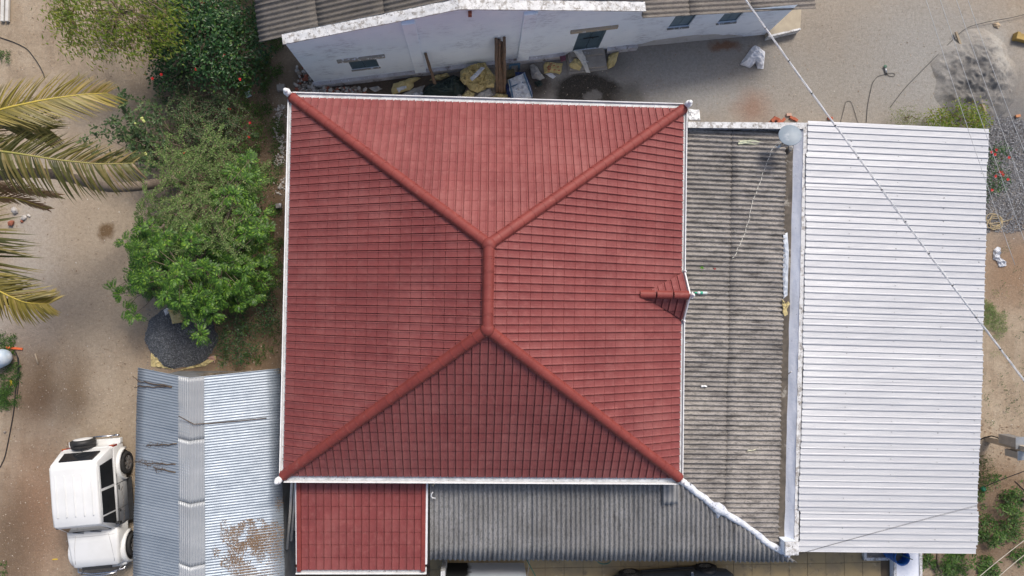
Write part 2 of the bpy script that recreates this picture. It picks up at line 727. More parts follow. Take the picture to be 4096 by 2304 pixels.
CAPM = cap_mesh('ridge_cap', .134, .126, .40, RIDGE)


def run_caps(a, b, mesh, step, parent, drop=0):
    t = (b - a)
    n = max(1, round(t.length / step))
    y = t.normalized()
    x = y.cross(Vector((0, 0, 1))).normalized()
    z = x.cross(y)
    for i in range(n):
        p = a + t * (i / n) + z * (.05 + drop)
        o = link_mesh(mesh, 'ridge_cap', parent)
        o.matrix_basis = Matrix(((x.x, y.x, z.x, p.x), (x.y, y.y, z.y, p.y), (x.z, y.z, z.z, p.z), (0, 0, 0, 1)))


for c, r in ((A[0], A[4]), (A[1], A[4]), (A[2], A[5]), (A[3], A[5])):
    run_caps(c + (c - r).normalized() * .03, r, CAPM, .385, roof)
run_caps(A[5], A[4], CAPM, .38, roof, .02)
for r in (A[4], A[5]):                      # moulded joint where three ridges meet
    mb = MB()
    mb.lathe([(.19, -.08), (.17, .03), (.12, .085), (.05, .112), (.0, .118)], r + Vector((0, 0, .03)), 14)
    mb.build('ridge_joint', RIDGE, roof, world=False)

# gutters: channel profile along each eave
def gutter(a, b, out, parent, wd=.17, world=False):
    """a->b eave line, out = outward unit vector"""
    z = Vector((0, 0, 1))
    prof = [(-.05, .005), (wd - .02, -.012), (wd - .005, .062), (wd + .022, .066), (wd + .028, -.075), (-.05, -.075)]
    mb = MB()
    mb.loft([[p + out * q[0] + z * q[1] for q in prof] for p in (a, b)])
    o = mb.build('gutter', WHITE_METAL, parent, world=world)
    mb = MB()
    i1, i2 = a + out * .0, b + out * .0
    mb.hexa([i1 + z * .006, i2 + z * .006, i2 + out * (wd - .03) + z * -.004, i1 + out * (wd - .03) + z * -.004,
             i1 + z * .012, i2 + z * .012, i2 + out * (wd - .03) + z * .002, i1 + out * (wd - .03) + z * .002])
    mb.build('gutter_lining', GUTTER_IN, o, world=world)
    return o


EZ = Vector((0, 0, -.075))
gutter(A[0] + EZ, A[1] + EZ, Vector((0, 1, 0)), house, .15)
gutter(A[2] + EZ, A[3] + EZ, Vector((0, -1, 0)), house, .18)
gutter(A[3] + EZ, A[0] + EZ, Vector((-1, 0, 0)), house, .11)
gutter(A[1] + EZ, A[2] + EZ, Vector((1, 0, 0)), house, .11)
# white urn finials at the four corners
FIN = [(.0, -.09), (.085, -.09), (.095, -.05), (.06, -.02), (.075, .03), (.1, .09), (.105, .15), (.07, .2), (.035, .22), (.045, .25), (.065, .29), (.06, .33), (.03, .36), (0, .365)]
FMAT = mat('finial_white', (.82, .82, .82), (.76, .76, .77), 5, .35)
mb = MB()
mb.lathe(FIN, (0, 0, 0), 14)
f0 = None
for sx, sy in ((-1, 1), (1, 1), (1, -1), (-1, -1)):
    if f0 is None:
        f0 = mb.build('corner_finial', FMAT, house, world=False)
        o = f0
    else:
        o = link_mesh(f0.data, 'corner_finial', house)
    o.location = (sx * (HX + .1), sy * (HY + .1), ZE + .06)

# small gabled dormer on the right-hand slope
hi = wmat(house).inverted()
sl = (ZR - ZE) / HX
dzr = 4.15
dA = hi @ V(2752, 1181, dzr)
dB = Vector((HX - (dzr - ZE) / sl, dA.y, dzr))
dC1 = hi @ V(2732, 1092, 3.56)
dC2 = hi @ V(2728, 1278, 3.56)
dorm = MB()
dorm.add([dA, dB, dC1, dC2, dA + Vector((-.1, 0, -.08)), dB + Vector((0, 0, -.1)), dC1 + Vector((-.12, 0, -.06)), dC2 + Vector((-.12, 0, -.06))],
         [(4, 6, 5), (4, 5, 7), (4, 7, 6)])
dormer = dorm.build('dormer', WALLP, house, world=False)
for c in (dC1, dC2):
    tri = [dA, dB, c]
    u = (dB - dA).normalized() if c is dC1 else (dA - dB).normalized()
    up = (dA - c)
    v = (up - u * up.dot(u)).normalized()
    q = [((p - c).dot(u), (p - c).dot(v)) for p in tri]
    ar = (q[1][0] - q[0][0]) * (q[2][1] - q[0][1]) - (q[1][1] - q[0][1]) * (q[2][0] - q[0][0])
    if ar < 0:
        q = q[::-1]
    wh, bm = tile_face(c, u, q, v)
    for m_ in wh:
        o = link_mesh(tme, 'roof_tile', dormer)
        o.matrix_basis = m_
    stuff(link_mesh(bm_to_mesh(bm, 'cut_roof_tiles', RED), 'cut_roof_tiles', dormer))
run_caps(dA + Vector((.02, 0, 0)), dB - Vector((.1, 0, 0)), cap_mesh('dormer_cap', .109, .104, .43, RIDGE), .42, dormer)
for c in (dC1, dC2):
    mb = MB()
    mb.bar(dA + Vector((.045, 0, .01)), c + Vector((.045, 0, -.01)), .035, .13)
    mb.build('bargeboard', FMAT, dormer, world=False)
    mb = MB()
    mb.lathe([(.03, -.12), (.045, -.06), (.03, 0), (.04, .06), (.02, .12)], c + Vector((.06, .05 if c is dC1 else -.05, -.02)), 8)
    mb.build('bargeboard_knob', FMAT, dormer, world=False)
mb = MB()
mb.lathe([(.03, -.1), (.055, -.04), (.03, .02), (.06, .08), (.07, .13), (.035, .19), (.03, .24), (.0, .27)], dA + Vector((.09, 0, .02)), 10)
mb.bar(dA + Vector((.09, -.1, .1)), dA + Vector((.09, .1, .1)), .03, .03)
mb.build('dormer_finial', FMAT, dormer, world=False)

# ================================================================= lower red tiled porch roof
pz0, pz1 = 2.92, 2.6
pl, pr = V(1190, 1915, pz0), V(1703, 1915, pz0)
pbl, pbr = V(1190, 2281, pz1), V(1700, 2281, pz1)
porch = thing('porch', ((pl + pbr) / 2 - Vector((0, 0, 2.76))), 'small lower porch with red tiled lean-to roof below the main eave', 'porch')
pu = (pbr - pbl).normalized()
pv = (pl - pbl)
pv = (pv - pu * pv.dot(pu)).normalized()
pw, ph = (pbr - pbl).length, (pl - pbl).length + .5
mb = MB()
pn = pu.cross(pv)
pc = pbl + pu * pw / 2 + pv * ph / 2 - pn * .06
fr = Matrix((pu, pv, pn)).transposed()
mb.box(pc, (pw - .04, ph, .06), fr)
proof = mb.build('roof_deck', RIDGE, porch)
PT = (pw - .22) / 16
pme = tile_mesh('porch_tile', roof_tile_mat('porch_red', porch), PT, .39)
inv = wmat(proof).inverted()
frm = Matrix(((pu.x, pv.x, pn.x, 0), (pu.y, pv.y, pn.y, 0), (pu.z, pv.z, pn.z, 0), (0, 0, 0, 1)))
for j in range(8):
    for i in range(16):
        p = pbl + pu * (.11 + i * PT) + pv * (.02 + j * .39)
        o = link_mesh(pme, 'roof_tile', proof)
        o.matrix_basis = inv @ Matrix.Translation(p) @ frm
for a in (.055, pw - .055):
    mb = MB()
    mb.bar(pbl + pu * a + pn * .03 - pv * .02, pbl + pu * a + pn * .03 + pv * ph, .125, .07, pn)
    mb.build('verge_cap', RIDGE, porch, bevel=.012)
gutter(pbl + Vector((0, 0, -.07)) - pu * .06, pbr + Vector((0, 0, -.07)) + pu * .04, Vector((0, -1, 0)), porch, .1, True)
for a, s_ in ((-.02, .03), (pw + .035, .055)):
    mb = MB()
    mb.bar(pbl + pu * a + pv * .2 - pn * .03, pbl + pu * a + pv * (ph - .1) - pn * .03, s_, .14, pn)
    mb.build('fascia', WHITE_METAL, porch)
for a in (.25, pw - .25):
    q = pbl + pu * a + pv * .35
    mb = MB()
    mb.box((q.x, q.y, q.z / 2 - .06), (.12, .12, q.z - .12))
    mb.build('post', WHITE_METAL, porch)

# ================================================================= corrugated roofs
def asbestos_mat(name, c1, c2, moss=(.06, .052, .042), pale=(.5, .47, .4), vec_scale=(1, 1, 1), mk=.52, streak_dark=.5):
    m = NT(name)
    p = m.pos()
    st = m.pos(None, vec_scale)
    c = m.ramp(m.noise(1.2, p, 6), [(.32, c1), (.68, c2)])
    big = m.noise(.8, p, 4)
    c = m.mix(m.mr(m.noise(3.2, st, 8, .72), mk, mk + .2, 0, .8), c, moss)
    c = m.mix(m.mr(m.noise(26, st, 6, .85), .5, .6, 0, .8), c, moss)
    c = m.mix(m.mr(m.noise(30, st, 5, .75), .57, .72, 0, .55), c, pale)
    c = m.mix(m.mr(big, .58, .75, 0, streak_dark), c, (.07, .065, .06))
    oi = m.n('ObjectInfo')
    c = m.mix(m.mr(oi.outputs['Random'], 0, 1, 0, .2), c, moss)
    m.col(c)
    m.rough(.92)
    m.b.inputs['Specular IOR Level'].default_value = .2
    m.bump(m.noise(70, p, 4, .7), .5, .012)
    return m.m


def corrugated(parent, c00, c10, c11, c01, pitch, amp, m, per=7, splits=(0, 1), res=8, seed=0, clip=None, shape='sine', name='roof_sheet', lift=.012):
    """corner c00 -> c10 runs along the corrugation, c00 -> c01 across it; one object per sheet"""
    rnd = random.Random(seed)
    W = ((c01 - c00).length + (c11 - c10).length) / 2
    ncor = W / pitch
    nsh = max(1, int(math.ceil(ncor / per - .15)))
    nrm = (c10 - c00).cross(c01 - c00).normalized()
    if nrm.z < 0:
        nrm = -nrm
    sheets = []

    def prof(k):
        f = k % 1
        if shape == 'sine':
            return amp * math.cos(2 * math.pi * k)
        # box rib: narrow crown, wide pan with two faint stiffeners
        return amp * (1 if abs(f - .5) < .07 else max(0, 1 - (abs(f - .5) - .07) / .045)) + (.06 * amp * math.cos(2 * math.pi * f * 6) if abs(f - .5) > .16 else 0)
    for i in range(nsh):
        k0, k1 = i * per - .12, min((i + 1) * per + .12, ncor)
        for j in range(len(splits) - 1):
            s0, s1 = splits[j], splits[j + 1] + (.02 if j < len(splits) - 2 else 0)
            dz_ = rnd.uniform(0, lift) + lift * j + .004 * (i % 2)
            sk = rnd.uniform(-.006, .006)
            nk = max(2, int((k1 - k0) * res))
            ns = 6
            mb = MB()

            def fn(a, b):
                k = k0 + (k1 - k0) * a
                t = k / ncor
                s = s0 + (s1 - s0) * b + sk
                p = (c00 * (1 - s) + c10 * s) * (1 - t) + (c01 * (1 - s) + c11 * s) * t
                wob = noise.noise(p * .9 + Vector((seed, i * 3., 0))) * .008
                return p + nrm * (prof(k) + dz_ + wob)
            mb.grid(fn, nk, ns, shape == 'sine')
            o = mb.build(name, m, parent, solid=.006)
            if clip:
                bm = bmesh.new()
                bm.from_mesh(o.data)
                inv_ = wmat(o).inverted()
                co = inv_ @ clip[0]
                bmesh.ops.bisect_plane(bm, geom=bm.verts[:] + bm.edges[:] + bm.faces[:], plane_co=co, plane_no=clip[1], clear_outer=True)
                if not bm.faces:
                    bm.free()
                    bpy.data.objects.remove(o)
                    continue
                bm.to_mesh(o.data)
                bm.free()
            sheets.append(o)
    return sheets


PLASTER = NT('whitewash')
_p = PLASTER.pos()
_c = PLASTER.ramp(PLASTER.noise(1.6, _p, 6), [(.3, (.76, .83, .92)), (.7, (.83, .89, .96))])
_c = PLASTER.mix(PLASTER.mr(PLASTER.noise(6, PLASTER.pos(None, (.5, .5, 2.2)), 9, .75), .6, .7, 0, .55), _c, (.36, .38, .47))
_big = PLASTER.math('MULTIPLY', PLASTER.mr(PLASTER.noise(.9, _p, 4), .5, .62), PLASTER.mr(PLASTER.noise(5, PLASTER.pos(None, (.8, .8, 2.5)), 9, .8), .47, .58))
_c = PLASTER.mix(PLASTER.math('MULTIPLY', _big, .5), _c, (.27, .29, .37))
_c = PLASTER.mix(PLASTER.mr(PLASTER.noise(26, _p, 5, .8), .62, .7, 0, .5), _c, (.42, .42, .46))
PLASTER.col(_c)
PLASTER.rough(.9)
PLASTER.bump(PLASTER.noise(30, _p, 5), .25, .01)
WHITEWASH = PLASTER.m
COPING = mat('weathered_coping', (.66, .66, .66), (.5, .5, .5), 5, .9, bump=.5, bscale=18, spots=[((.3, .28, .26), 6, .5, .1), ((.16, .145, .13), 11, .58, .06), ((.68, .68, .69), 15, .57, .05)])
MOULD = mat('mouldy_plaster', (.32, .34, .4), (.12, .12, .13), 4, .9, bump=.3, bscale=20, spots=[((.035, .033, .033), 5, .5, .1), ((.62, .65, .74), 15, .6, .05)])
PLBLUE = mat('blue_grey_plaster', (.84, .86, .92), (.76, .79, .87), 5, .85, bump=.5, bscale=9, bdist=.03, spots=[((.33, .36, .43), 8, .64, .04), ((.72, .75, .82), 14, .6, .06)])
ASB_E = asbestos_mat('asbestos_east', (.275, .255, .24), (.39, .36, .33), (.028, .025, .024), (.6, .55, .49), (.35, 1.6, 1), .48, .3)
ASB_S = asbestos_mat('asbestos_south', (.31, .305, .3), (.23, .225, .22), (.05, .047, .044), (.45, .43, .38), (1.6, .3, 1), .55, .3)
ASB_N = asbestos_mat('asbestos_north', (.165, .15, .135), (.125, .115, .11), (.07, .06, .045), (.33, .3, .23), (.4, 1.4, 1), .55, .3)

# side veranda: two asbestos slopes meeting at a cemented hip
ver = thing('veranda_roof', (7.9, -1.2, 0), 'weathered grey asbestos roof wrapping the house on two sides', 'roof')
hip0, hip1 = V(2712, 1918, 2.92), V(3150, 2222, 2.2)
hd = (hip1 - hip0)
hn = Vector((hd.y, -hd.x, 0)).normalized()         # points to the lower left / south side
if hn.y > 0:
    hn = -hn
e00, e01 = V(2715, 500, 2.96), V(2680, 2330, 2.96)
e10, e11 = V(3143, 520, 2.27), V(3110, 2330, 2.27)
es_ = corrugated(ver, e00, e10, e11, e01, .146, .039, ASB_E, 7, (0, .49, 1), seed=4, clip=(hip0, hn))
s00, s01 = V(1722, 1890, 2.98), V(3200, 1900, 2.98)
s10, s11 = V(1722, 2238, 2.22), V(3200, 2246, 2.22)
corrugated(ver, s00, s10, s11, s01, .146, .034, ASB_S, 7, (0, 1), seed=9, clip=(hip0, -hn))
# a short patch sheet lying over the others near the corner
q0, q1, q2, q3 = V(2655, 1925, 3.0), V(2655, 2017, 2.83), V(2712, 2015, 2.83), V(2712, 1925, 3.0)
corrugated(ver, q0, q1, q2, q3, .146, .024, mat('patch_sheet', (.32, .315, .31), (.24, .235, .23), 5, .9, bump=.3), 4, seed=3, name='patch_sheet')
hipm = MB()
nseg = 26
rs, pts = [], []
for i in range(nseg + 1):
    t = i / nseg
    p = hip0 + hd * t
    pts.append(p + Vector((noise.noise(p * 2.1) * .07, noise.noise(p * 2.1 + Vector((9, 0, 0))) * .07, .02)))
    rs.append(.1 + .035 * noise.noise(p * 3) + (.06 if abs(t - .36) < .05 else 0))
hipm.tube(pts, rs, 9)
hp = hip0 + hd * .36
hipm.tube([hp + Vector((0, 0, .02)), hp + Vector((.0, -.16, .0)), hp + Vector((-.02, -.32, -.03))], [.11, .1, .03], 8)
hipm.build('cement_hip', mat('cement_hip', (.72, .74, .78), (.5, .53, .6), 4, .9, bump=.8, bscale=14, bdist=.04, spots=[((.1, .1, .11), 8, .6, .05)]), ver)
for (px, py) in ((1800, 2215), (2300, 2222), (2800, 2225)):
    p = V(px, py, 2.2)
    mb = MB()
    mb.box((p.x, p.y + .1, 1.08), (.12, .12, 2.16))
    mb.build('post', WHITE_METAL, ver)

# parapet walls round the far side of that roof
ptop = 2.4
par = thing('parapet_wall', V(3185, 1200, 0), 'low mouldy white parapet wall between asbestos roof and bright metal roof', 'wall')
i0, i1 = V(3214, 512, ptop), V(3176, 2165, ptop)
o0, o1 = V(3233, 490, ptop), V(3193, 2200, ptop)


def wallprism(b0, b1, b2, b3, z0, z1, n, m, parent):
    mb = MB()
    mb.hexa([Vector((q.x, q.y, z0)) for q in (b0, b1, b2, b3)] + [Vector((q.x, q.y, z1)) for q in (b0, b1, b2, b3)])
    return mb.build(n, m, parent)


mb = MB()                                   # sloping plaster fillet on the inner face


def fil(a, b):
    p = i0 + (i1 - i0) * a
    p = Vector((p.x, p.y, 0))
    k = b
    x_ = p.x - .23 + .23 * k ** .9 + .02 * noise.noise(Vector((p.x, p.y * 1.7, k * 2)))
    return Vector((x_, p.y, 2.1 + (ptop - 2.1 - .012) * k))


mb.grid(fil, 80, 6)
mb.build('inner_plaster', PLBLUE, par)
wallprism(i0 + Vector((.004, 0, 0)), i1 + Vector((.004, 0, 0)), o1, o0, 0, ptop - .02, 'wall_core', PLBLUE, par)
mb = MB()


def cop(a, b):
    p = i0 + (i1 - i0) * a
    q = o0 + (o1 - o0) * a
    r_ = p + (q - p) * b
    return Vector((r_.x + .018 * noise.noise(r_ * 4), r_.y, ptop + .01 * noise.noise(r_ * 6)))


mb.grid(cop, 120, 3)
mb.build('coping', COPING, par)
n0, n1 = V(2752, 511, 3.15), V(3214, 516, 2.46)
m0, m1 = V(2752, 487, 3.15), V(3233, 491, 2.46)
par2 = thing('parapet_end_wall', (n0 + m1) / 2 - Vector((0, 0, 2.805)), 'short stained parapet across the top end of the asbestos roof', 'wall')
mb = MB()
mb.hexa([Vector((q.x, q.y, 0)) for q in (n0, n1, m1, m0)] + [q - Vector((0, 0, .008)) for q in (n0, n1, m1, m0)])
mb.build('wall_core', MOULD, par2)
mb = MB()
mb.grid(lambda a, b: (n0 + (n1 - n0) * a) * (1 - b) + (m0 + (m1 - m0) * a) * b + Vector((0, 0, .006 + .008 * noise.noise(Vector((a * 40, b * 3, 0))))), 60, 3)
mb.build('coping', COPING, par2)
# dirty valley channel in front of the parapet
v0, v1 = V(3120, 518, 2.14), V(3085, 2150, 2.14)
mb = MB()
mb.hexa([v0 + Vector((0, 0, -.1)), v1 + Vector((0, 0, -.1)), v1 + Vector((.5, 0, -.1)), v0 + Vector((.5, 0, -.1)), v0, v1, v1 + Vector((.5, 0, 0)), v0 + Vector((.5, 0, 0))])
mb.build('valley_channel', mat('valley_silt', (.13, .11, .09), (.06, .052, .044), 3, .9, bump=.6, bscale=20, spots=[((.27, .25, .22), 2.2, .58, .05), ((.3, .22, .12), 25, .7, .04)]), ver)
# square block that ends the parapet at the corner
blk = thing('parapet_block', V(3165, 2200, 0), 'stained white masonry block ending the parapet at the lower corner', 'pillar')
mb = MB()
b0 = V(3168, 2195, 2.7)
mb.box((b0.x, b0.y, 1.32), (.36, .36, 2.64))
mb.build('pillar', WHITEWASH, blk)
mb = MB()
mb.box((b0.x, b0.y, 2.675), (.42, .4, .07))
mb.build('cap', COPING, blk, bevel=.015)

# ================================================================= right-hand building with bright metal roof
SHEET = NT('galvalume')
_p = SHEET.pos()
_c = SHEET.ramp(SHEET.noise(2.2, SHEET.pos(None, (.25, 3, 1)), 5), [(.3, (.47, .475, .495)), (.7, (.56, .565, .58))])
_c = SHEET.mix(SHEET.mr(SHEET.noise(120, SHEET.pos(None, (.3, 1, 1)), 3, .8), .4, .7, 0, .5), _c, (.42, .43, .46))
_c = SHEET.mix(SHEET.mr(SHEET.noise(5, _p, 8, .75), .66, .72, 0, .7), _c, (.66, .67, .69))
_c = SHEET.mix(SHEET.mr(SHEET.noise(8, _p, 8, .8), .73, .76, 0, .5), _c, (.2, .19, .19))
_c = SHEET.mix(SHEET.mr(SHEET.noise(1.6, SHEET.pos(None, (.16, 3.5, 1)), 8, .75), .52, .72, 0, .5), _c, (.36, .37, .4))
_c = SHEET.mix(SHEET.mr(SHEET.noise(2.2, _p, 9, .8), .68, .76, 0, .35), _c, (.4, .36, .3))
_oi = SHEET.n('ObjectInfo')
_c = SHEET.mix(SHEET.mr(_oi.outputs['Random'], 0, 1, 0, .32), _c, (.4, .41, .44))
SHEET.col(_c)
SHEET.b.inputs['Metallic'].default_value = .25
SHEET.rough(.42)
mr_ = thing('metal_roofed_building', (12.5, -1.1, 0), 'long building under a bright ribbed metal sheet roof', 'building')
w00, w10, w11, w01 = V(3230, 486, 2.42), V(3954, 519, 2.28), V(3906, 2214, 2.28), V(3194, 2206, 2.42)
corrugated(mr_, w00, w10, w11, w01, .2, .036, SHEET.m, 5, (0, 1), res=24, seed=12, shape='rib', lift=.012)
mb = MB()
mb.box((12.6, -1.1, 1.08), (5.2, 12.2, 2.16))
mb.build('wall', WALLP, mr_)
SCREW = mat('screw', (.25, .26, .28), (.2, .2, .2), 3, .4, .6)
mb = MB()
nn = (w10 - w00).cross(w01 - w00).normalized()
nn = nn if nn.z > 0 else -nn
rs_ = random.Random(5)
for s_ in (.24, .5, .76, .965):
    for k in range(2, 63, 2):
        t = (k + .5 + rs_.choice((-.2, .2))) * .2 / 12.86
        if t > .995:
            continue
        p = (w00 * (1 - s_) + w10 * s_) * (1 - t) + (w01 * (1 - s_) + w11 * s_) * t
        mb.stone(p + nn * .016, .021, rs_, .6, OCT)
stuff(mb.build('roof_screws', SCREW, mr_))
# ================================================================= whitewashed building at the top
wb0, wb1 = V(1264, 338), V(2492, 192)
wb1 = wb0 + (wb1 - wb0)
nb = thing('whitewashed_building', wb0.copy(), 'pale blue-white gabled building with asbestos roof and blue double door', 'building')
wu = (wb1 - wb0).normalized()
wn = Vector((wu.y, -wu.x, 0))                       # outward, towards the house
WL = (wb1 - wb0).length


def wsz(px, py, o=wb0, u=wu, n=wn):
    p = on_plane(px, py, o, n)
    return (p - o).dot(u), p.z


def wp(s, z, d=0., o=wb0, u=wu, n=wn):
    return o + u * s + n * d + Vector((0, 0, z))


def holed_wall(mb, o, u, n, L, topf, cuts, holes, depth):
    """front face with openings; topf(s) gives wall height; adds reveals"""
    ss = sorted(set([0, L] + cuts + [h[0] for h in holes] + [h[1] for h in holes]))
    for a, b in zip(ss[:-1], ss[1:]):
        zs = sorted(set([0] + [z for h in holes for z in h[2:4]]))
        zl = [(z, z) for z in zs] + [(topf(a), topf(b))]
        for (z0a, z0b), (z1a, z1b) in zip(zl[:-1], zl[1:]):
            if any(a >= h[0] - 1e-6 and b <= h[1] + 1e-6 and z0a >= h[2] - 1e-6 and max(z1a, z1b) <= h[3] + 1e-6 for h in holes):
                continue
            mb.add([wp(a, z0a, 0, o, u, n), wp(b, z0b, 0, o, u, n), wp(b, z1b, 0, o, u, n), wp(a, z1a, 0, o, u, n)], [(0, 1, 2, 3)])
    for h in holes:
        f = [wp(h[0], h[2], 0, o, u, n), wp(h[1], h[2], 0, o, u, n), wp(h[1], h[3], 0, o, u, n), wp(h[0], h[3], 0, o, u, n)]
        bk = [p - n * depth for p in f]
        mb.add(f + bk, [(1, 0, 4, 5), (2, 1, 5, 6), (3, 2, 6, 7), (0, 3, 7, 4)])


sL, zL = wsz(1150, 172)
sP, zP = wsz(1838, 34)
sR, zR_ = wsz(2577, 42)


def gable(s):
    return zL + (zP - zL) * s / sP if s < sP else zP + (zR_ - zP) * (s - sP) / (WL - sP)


def rect(pts, **k):
    q = [wsz(*p, **k) for p in pts]
    return [(q[0][0] + q[3][0]) / 2, (q[1][0] + q[2][0]) / 2, (q[2][1] + q[3][1]) / 2, (q[0][1] + q[1][1]) / 2]


win1 = rect([(1391, 243), (1501, 230), (1520, 269), (1407, 277)])
door = rect([(2311, 138), (2423, 127), (2394, 195), (2292, 202)])
door[3] = door[2] + 1.75
mb = MB()
holed_wall(mb, wb0, wu, wn, WL, gable, [sP], [win1, door], .06)
# side, back and top of the front wall slab
th = .28
mb.add([wp(0, 0), wp(0, gable(0)), wp(0, gable(0), -th), wp(0, 0, -th)], [(0, 1, 2, 3)])
mb.add([wp(WL, 0), wp(WL, 0, -th), wp(WL, gable(WL), -th), wp(WL, gable(WL))], [(0, 1, 2, 3)])
mb.add([wp(0, 0, -th), wp(0, gable(0), -th), wp(sP, zP, -th), wp(WL, gable(WL), -th), wp(WL, 0, -th)], [(0, 1, 2, 3, 4)])
front = mb.build('front_wall', WHITEWASH, nb)
mb = MB()                                             # body of the building behind
mb.hexa([wp(.05, 0, -.3), wp(WL, 0, -.3), wp(WL, 0, -7), wp(.05, 0, -7), wp(.05, zL - .5, -.3), wp(WL, zR_ - .4, -.3), wp(WL, zR_ - .4, -7), wp(.05, zL - .5, -7)])
mb.build('rear_walls', WHITEWASH, nb)
mb = MB()                                             # coping along the gable
for a, b in ((-.05, sP), (sP, WL + .05)):
    def cf(s_, t, a=a, b=b):
        s = a + (b - a) * s_
        p = wp(s, gable(max(0, min(WL, s))) + .03, .03 - .28 * t)
        return p + Vector((0, 0, .02 * noise.noise(p * 5))) + wn * (.012 * noise.noise(p * 6))
    mb.grid(cf, 60, 3, False)
    e0, e1 = wp(a, gable(max(0, a)) + .03, .03), wp(b, gable(min(WL, b)) + .03, .03)
    mb.add([e0 - Vector((0, 0, .06)), e1 - Vector((0, 0, .06)), e1 + Vector((0, 0, -.004)), e0 + Vector((0, 0, -.004))], [(0, 1, 2, 3)])
mb.build('coping', COPING, nb)
PLINTH = mat('stained_plinth', (.5, .5, .54), (.36, .35, .37), 3, .9, bump=.4, bscale=18, spots=[((.16, .14, .13), 4, .55, .08), ((.75, .76, .8), 13, .6, .05)])
mb = MB()
for a, b in ((-.06, door[0] - .25), (door[1] + .3, WL + .45)):
    mb.hexa([wp(a, 0, .14), wp(b, 0, .14), wp(b, 0, -.02), wp(a, 0, -.02), wp(a, .24, .12), wp(b, .24, .12), wp(b, .24, -.02), wp(a, .24, -.02)])
mb.build('plinth', PLINTH, nb)
for (ta, tb, ty, ba, bb, by) in ((1603, 1659, 89, 1664, 1708, 292), (2086, 2141, 38, 2074, 2118, 243)):
    a = (wsz(ta, ty)[0] + wsz(ba, by)[0]) / 2
    b = (wsz(tb, ty)[0] + wsz(bb, by)[0]) / 2
    z1 = gable((a + b) / 2) - .14
    mb = MB()
    mb.hexa([wp(a, .2, .1), wp(b, .2, .1), wp(b, .2, -.02), wp(a, .2, -.02), wp(a, z1, .1), wp(b, z1, .1), wp(b, z1, -.02), wp(a, z1, -.02)])
    mb.build('pilaster', WHITEWASH, nb, bevel=.01)
LINTEL = mat('bare_lintel', (.4, .33, .24), (.32, .28, .23), 4, .9, bump=.4, bscale=20, spots=[((.66, .67, .72), 7, .58, .05)])
LINT2 = mat('grey_lintel', (.33, .31, .28), (.25, .235, .22), 4, .9, bump=.4, bscale=20, spots=[((.66, .67, .72), 9, .55, .04)])
for h, m_, ex in ((win1, LINT2, .3), (door, LINTEL, .3)):
    mb = MB()
    a, b, z = h[0] - ex, h[1] + ex, h[3] + .03
    mb.hexa([wp(a, z, .07), wp(b, z, .07), wp(b, z, -.02), wp(a, z, -.02), wp(a, z + .16, .06), wp(b, z + .16, .06), wp(b, z + .18, -.02), wp(a, z + .18, -.02)])
    mb.build('sunshade', m_, nb, bevel=.012)
BLUEP = mat('blue_paint', (.07, .12, .16), (.05, .09, .12), 3, .5, spots=[((.17, .23, .27), 7, .62, .1)])


def window(h, o=wb0, u=wu, n=wn, parent=None, name='window', dep=.055):
    mb = MB()
    a, b, z0, z1 = h
    for (p, q) in ((a, a + .05), (b - .05, b)):
        mb.hexa([wp(p, z0, -dep + .04, o, u, n), wp(q, z0, -dep + .04, o, u, n), wp(q, z0, -dep, o, u, n), wp(p, z0, -dep, o, u, n),
                 wp(p, z1, -dep + .04, o, u, n), wp(q, z1, -dep + .04, o, u, n), wp(q, z1, -dep, o, u, n), wp(p, z1, -dep, o, u, n)])
    for (p, q) in ((z0, z0 + .05), (z1 - .05, z1)):
        mb.hexa([wp(a + .05, p, -dep + .038, o, u, n), wp(b - .05, p, -dep + .038, o, u, n), wp(b - .05, p, -dep, o, u, n), wp(a + .05, p, -dep, o, u, n),
                 wp(a + .05, q, -dep + .038, o, u, n), wp(b - .05, q, -dep + .038, o, u, n), wp(b - .05, q, -dep, o, u, n), wp(a + .05, q, -dep, o, u, n)])
    fr_ = mb.build(name, BLUEP, parent)
    mid = (a + b) / 2
    for (p, q) in ((a + .05, mid - .008), (mid + .008, b - .05)):
        mb = MB()
        mb.hexa([wp(p, z0 + .05, -dep + .03, o, u, n), wp(q, z0 + .05, -dep + .03, o, u, n), wp(q, z0 + .05, -dep + .005, o, u, n), wp(p, z0 + .05, -dep + .005, o, u, n),
                 wp(p, z1 - .05, -dep + .03, o, u, n), wp(q, z1 - .05, -dep + .03, o, u, n), wp(q, z1 - .05, -dep + .005, o, u, n), wp(p, z1 - .05, -dep + .005, o, u, n)])
        mb.build('shutter', BLUEP if o is wb0 else SHUT, fr_)
    return fr_


SHUT = mat('grey_blue_shutter', (.15, .22, .27), (.11, .17, .21), 3, .45, spots=[((.25, .31, .35), 7, .62, .1)])
window(win1, parent=nb)
mb = MB()
a, b, z = win1[0] - .03, win1[1] + .03, win1[2]
mb.hexa([wp(a, z - .08, .03), wp(b, z - .08, .03), wp(b, z - .08, -.05), wp(a, z - .08, -.05), wp(a, z - .004, .03), wp(b, z - .004, .03), wp(b, z - .004, -.05), wp(a, z - .004, -.05)])
mb.build('window_sill', LINT2, nb)
mid = (door[0] + door[1]) / 2
mb = MB()
for (p, q) in ((door[0], door[0] + .07), (door[1] - .07, door[1])):
    mb.hexa([wp(p, door[2], -.015), wp(q, door[2], -.015), wp(q, door[2], -.06), wp(p, door[2], -.06), wp(p, door[3], -.015), wp(q, door[3], -.015), wp(q, door[3], -.06), wp(p, door[3], -.06)])
df = mb.build('door_frame', BLUEP, nb)
